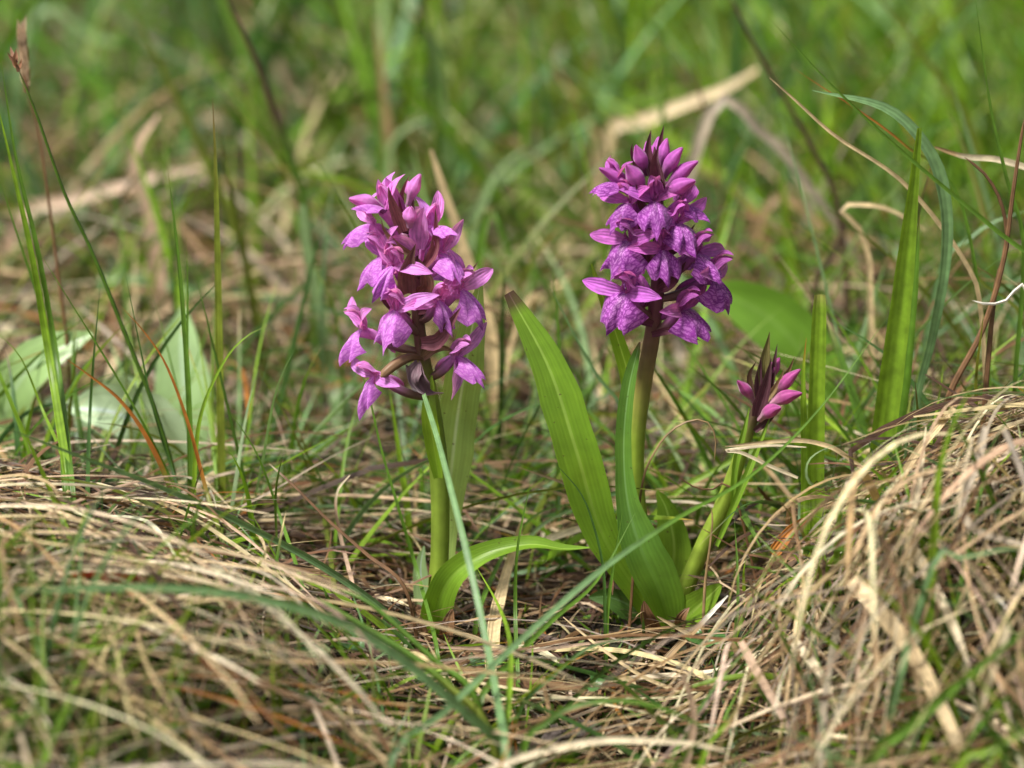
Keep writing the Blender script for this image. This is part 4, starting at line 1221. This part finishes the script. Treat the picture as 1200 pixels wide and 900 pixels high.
# ------------------------------------------------------------------ loose straws of the thatch that show singly
def loose(n, box, label, group, heading, Lr, Wr, names, probs, kind='s', lift=(0.008, 0.018), keep=True):
    name, cat, mat = KINDS[kind]
    made = 0
    while made < n:
        px, py = rnd.uniform(box[0], box[2]), rnd.uniform(box[1], box[3])
        s = S(px, py, 0.012)
        L = rnd.uniform(*Lr)
        hd = heading + rnd.gauss(0, 0.6)
        one = lambda v: np.array([v])
        e0 = rnd.uniform(0.0, 0.5) if kind == 's' else rnd.uniform(0.5, 1.2)
        lf = rnd.uniform(*lift) if kind == 's' else 0.0
        x0, y0 = s.x - math.cos(hd) * L * .45, s.y - math.sin(hd) * L * .45
        W = rnd.uniform(*Wr)
        p, Wv, Nv = blades(1, one(x0), one(y0), one(hd), one(e0), one(e0 * 1.6 + rnd.uniform(0, .3)), one(L), one(W), 14, one(rnd.uniform(-.45, .45)), one(lf), wob=0.07)
        if keep and not clear_of_flowers(p)[0]:
            continue
        c = pick(1, names, probs)
        v, q, uv, cc = pack(p, Wv, Nv, one(W), STRAW_PROF if kind == 's' else GRASS_PROF, c, fold=.5)
        uv[:, 1] %= 1.0
        o = finish(name, v, q, uv, cc, mat, origin=tuple(p[0, 0]))
        tag(o, label, cat, group)
        made += 1


SN = ['cream', 'straw', 'tan', 'grey', 'brown', 'pink']
_p, _w, _n, _W = hanging(150)
_p, _w, _n, _W = _p[:64], _w[:64], _n[:64], _W[:64] * 1.2
_c = pick(len(_W), SN, (4, 5, 3, 3, 1.2, 2))
for i in range(len(_W)):
    _v, _q, _uv, _cc = pack(_p[i:i + 1], _w[i:i + 1], _n[i:i + 1], _W[i:i + 1], STRAW_PROF, _c[i:i + 1], fold=.5)
    _uv[:, 1] %= 1.0
    tag(finish('dry_straw', _v, _q, _uv, _cc, M_STRAW, origin=tuple(_p[i, 0])), 'loose pale straw hanging down the front of the tall right tussock', 'straw', 'loose straws on the tall right tussock')
loose(95, (0, 590, 450, 890), 'loose tan straw lying on the low tussock at left', 'loose straws on the low left tussock', rad(-30), (.05, .13), (.0008, .0016), SN, (4, 6, 4, 2.5, 1, 1))
loose(20, (470, 770, 880, 895), 'loose straw in the dip at the bottom centre', 'loose straws in the hollow', rad(-10), (.04, .12), (.0008, .002), SN, (2, 4, 4, 3, 2, 1))

# ------------------------------------------------------------------ small things
M_FUZZ = blade_material('seed_fuzz', 9, 0.9, 0.1, var=0.5, bump=0.8, noise_scale=900)


def clover(px, py, Y, size, label, col, n=3, turn=0.0):
    c = P(px, py, Y)
    z = gz(c.x, c.y)
    o = plant_root('clover_seedling', label, 'clover', Vector((c.x + .004, c.y + .004, z)), 'clover seedlings in the hollow')
    B = Vector(o.location)
    geo = tube([B - Vector((0, 0, .002)), B.lerp(c, .6) + Vector((.001, 0, 0)), c], [.0005, .0004], 8, 6)
    child('stem', geo, colours(geo[2], C['green']), M_STEM, o, B, B)
    for k in range(n):
        a = turn + k * 2 * math.pi / n
        d = Vector((math.cos(a), math.sin(a) * .75, .35 + .25 * math.sin(a)))
        geo = ribbon([c, c + d * size * .5 + Vector((0, -.001, .0005)), c + d * size], size * 1.02, ((0, .12), (.25, .62), (.55, 1), (.85, .88), (1, .45)), 8, 6, .25, (0, -.5, .9), (rnd.uniform(-20, 20), 0))
        child('leaflet', geo, colours(geo[2], col, jitter=.1), M_BROAD, o, B, B)


DG = (0.075, 0.190, 0.045, .35)
clover(826, 755, -.035, .0058, 'round leaved clover at the foot of the slanting bud stem', DG, 3, 2.6)
clover(696, 806, -.055, .0048, 'tiny round leaved seedling on the wide brown blade in the hollow', DG, 2, 1.2)
clover(365, 768, -.06, .005, 'tiny clover between straws left of the hollow', DG, 3, .4)
clover(412, 758, -.05, .005, 'tiny clover beside the slanting green stalks', (.10, .22, .06, .35), 3, 1.4)
clover(566, 775, -.03, .006, 'grey green clover leaf at the foot of the lighter orchid', (.10, .19, .08, .35), 2, .8)
clover(649, 835, -.07, .003, 'minute yellow green sprout in the hollow', C['bright'], 3, .2)

# grey fluffy catkin scrap in the hollow
c0 = [S(640, 872, .012), S(655, 862, .014), S(680, 858, .015), S(702, 854, .014)]
geo = tube(c0, [.0022, .0030, .0020, .0028, .0030, .0018], 30, 14)
v = np.array(geo[0])
cen = np.repeat(spline(c0, 30), 15, 0)
v = cen + (v - cen) * (1 + .45 * (R.random(len(v))[:, None] - .4))
o = finish('seed_head', v, geo[1], geo[2], colours(geo[2], (.16, .13, .12, .05)), M_FUZZ, origin=tuple(c0[0]))
tag(o, 'grey fuzzy seed head lying in the hollow at the bottom', 'seed head')
# straw coloured seed head at upper left and tuft on the sedge stalk


def spikelet(name, label, a, b, n, size, col, spread):
    rootp = a
    o = plant_root(name, label, 'seed head', rootp)
    geo = tube([a, a.lerp(b, .5), b], [size * .18, size * .12], 8, 6)
    child('stem', geo, colours(geo[2], C['brown']), M_STRAW, o, rootp, rootp)
    ax = (b - a)
    for i in range(n):
        t = i / max(1, n - 1)
        q = a.lerp(b, .1 + .85 * t)
        ang = i * 2.4
        d = (Vector((math.cos(ang), math.sin(ang), 0)) * spread + ax.normalized()).normalized()
        geo = ribbon([q, q + d * size * .5, q + d * size + Vector((0, 0, size * .2))], size * .42, BR_PROF, 6, 2, .5, (0, -1, .2), (0, 30))
        child('scale', geo, colours(geo[2], col, jitter=.2), M_STRAW, o, rootp, rootp)


spikelet('seed_head', 'blurred straw coloured grass seed head at upper left corner', P(31, 108, .10), P(26, 38, .10), 22, .0055, (.55, .40, .26, .2), .3)
spikelet('seed_head', 'tiny brown tuft on top of the slender sedge stalk', P(22, 84, .03), P(16, 66, .03), 7, .0032, (.34, .17, .10, .2), .7)

print('objects', len(bpy.data.objects), 'faces', sum(len(m.polygons) for m in bpy.data.meshes))
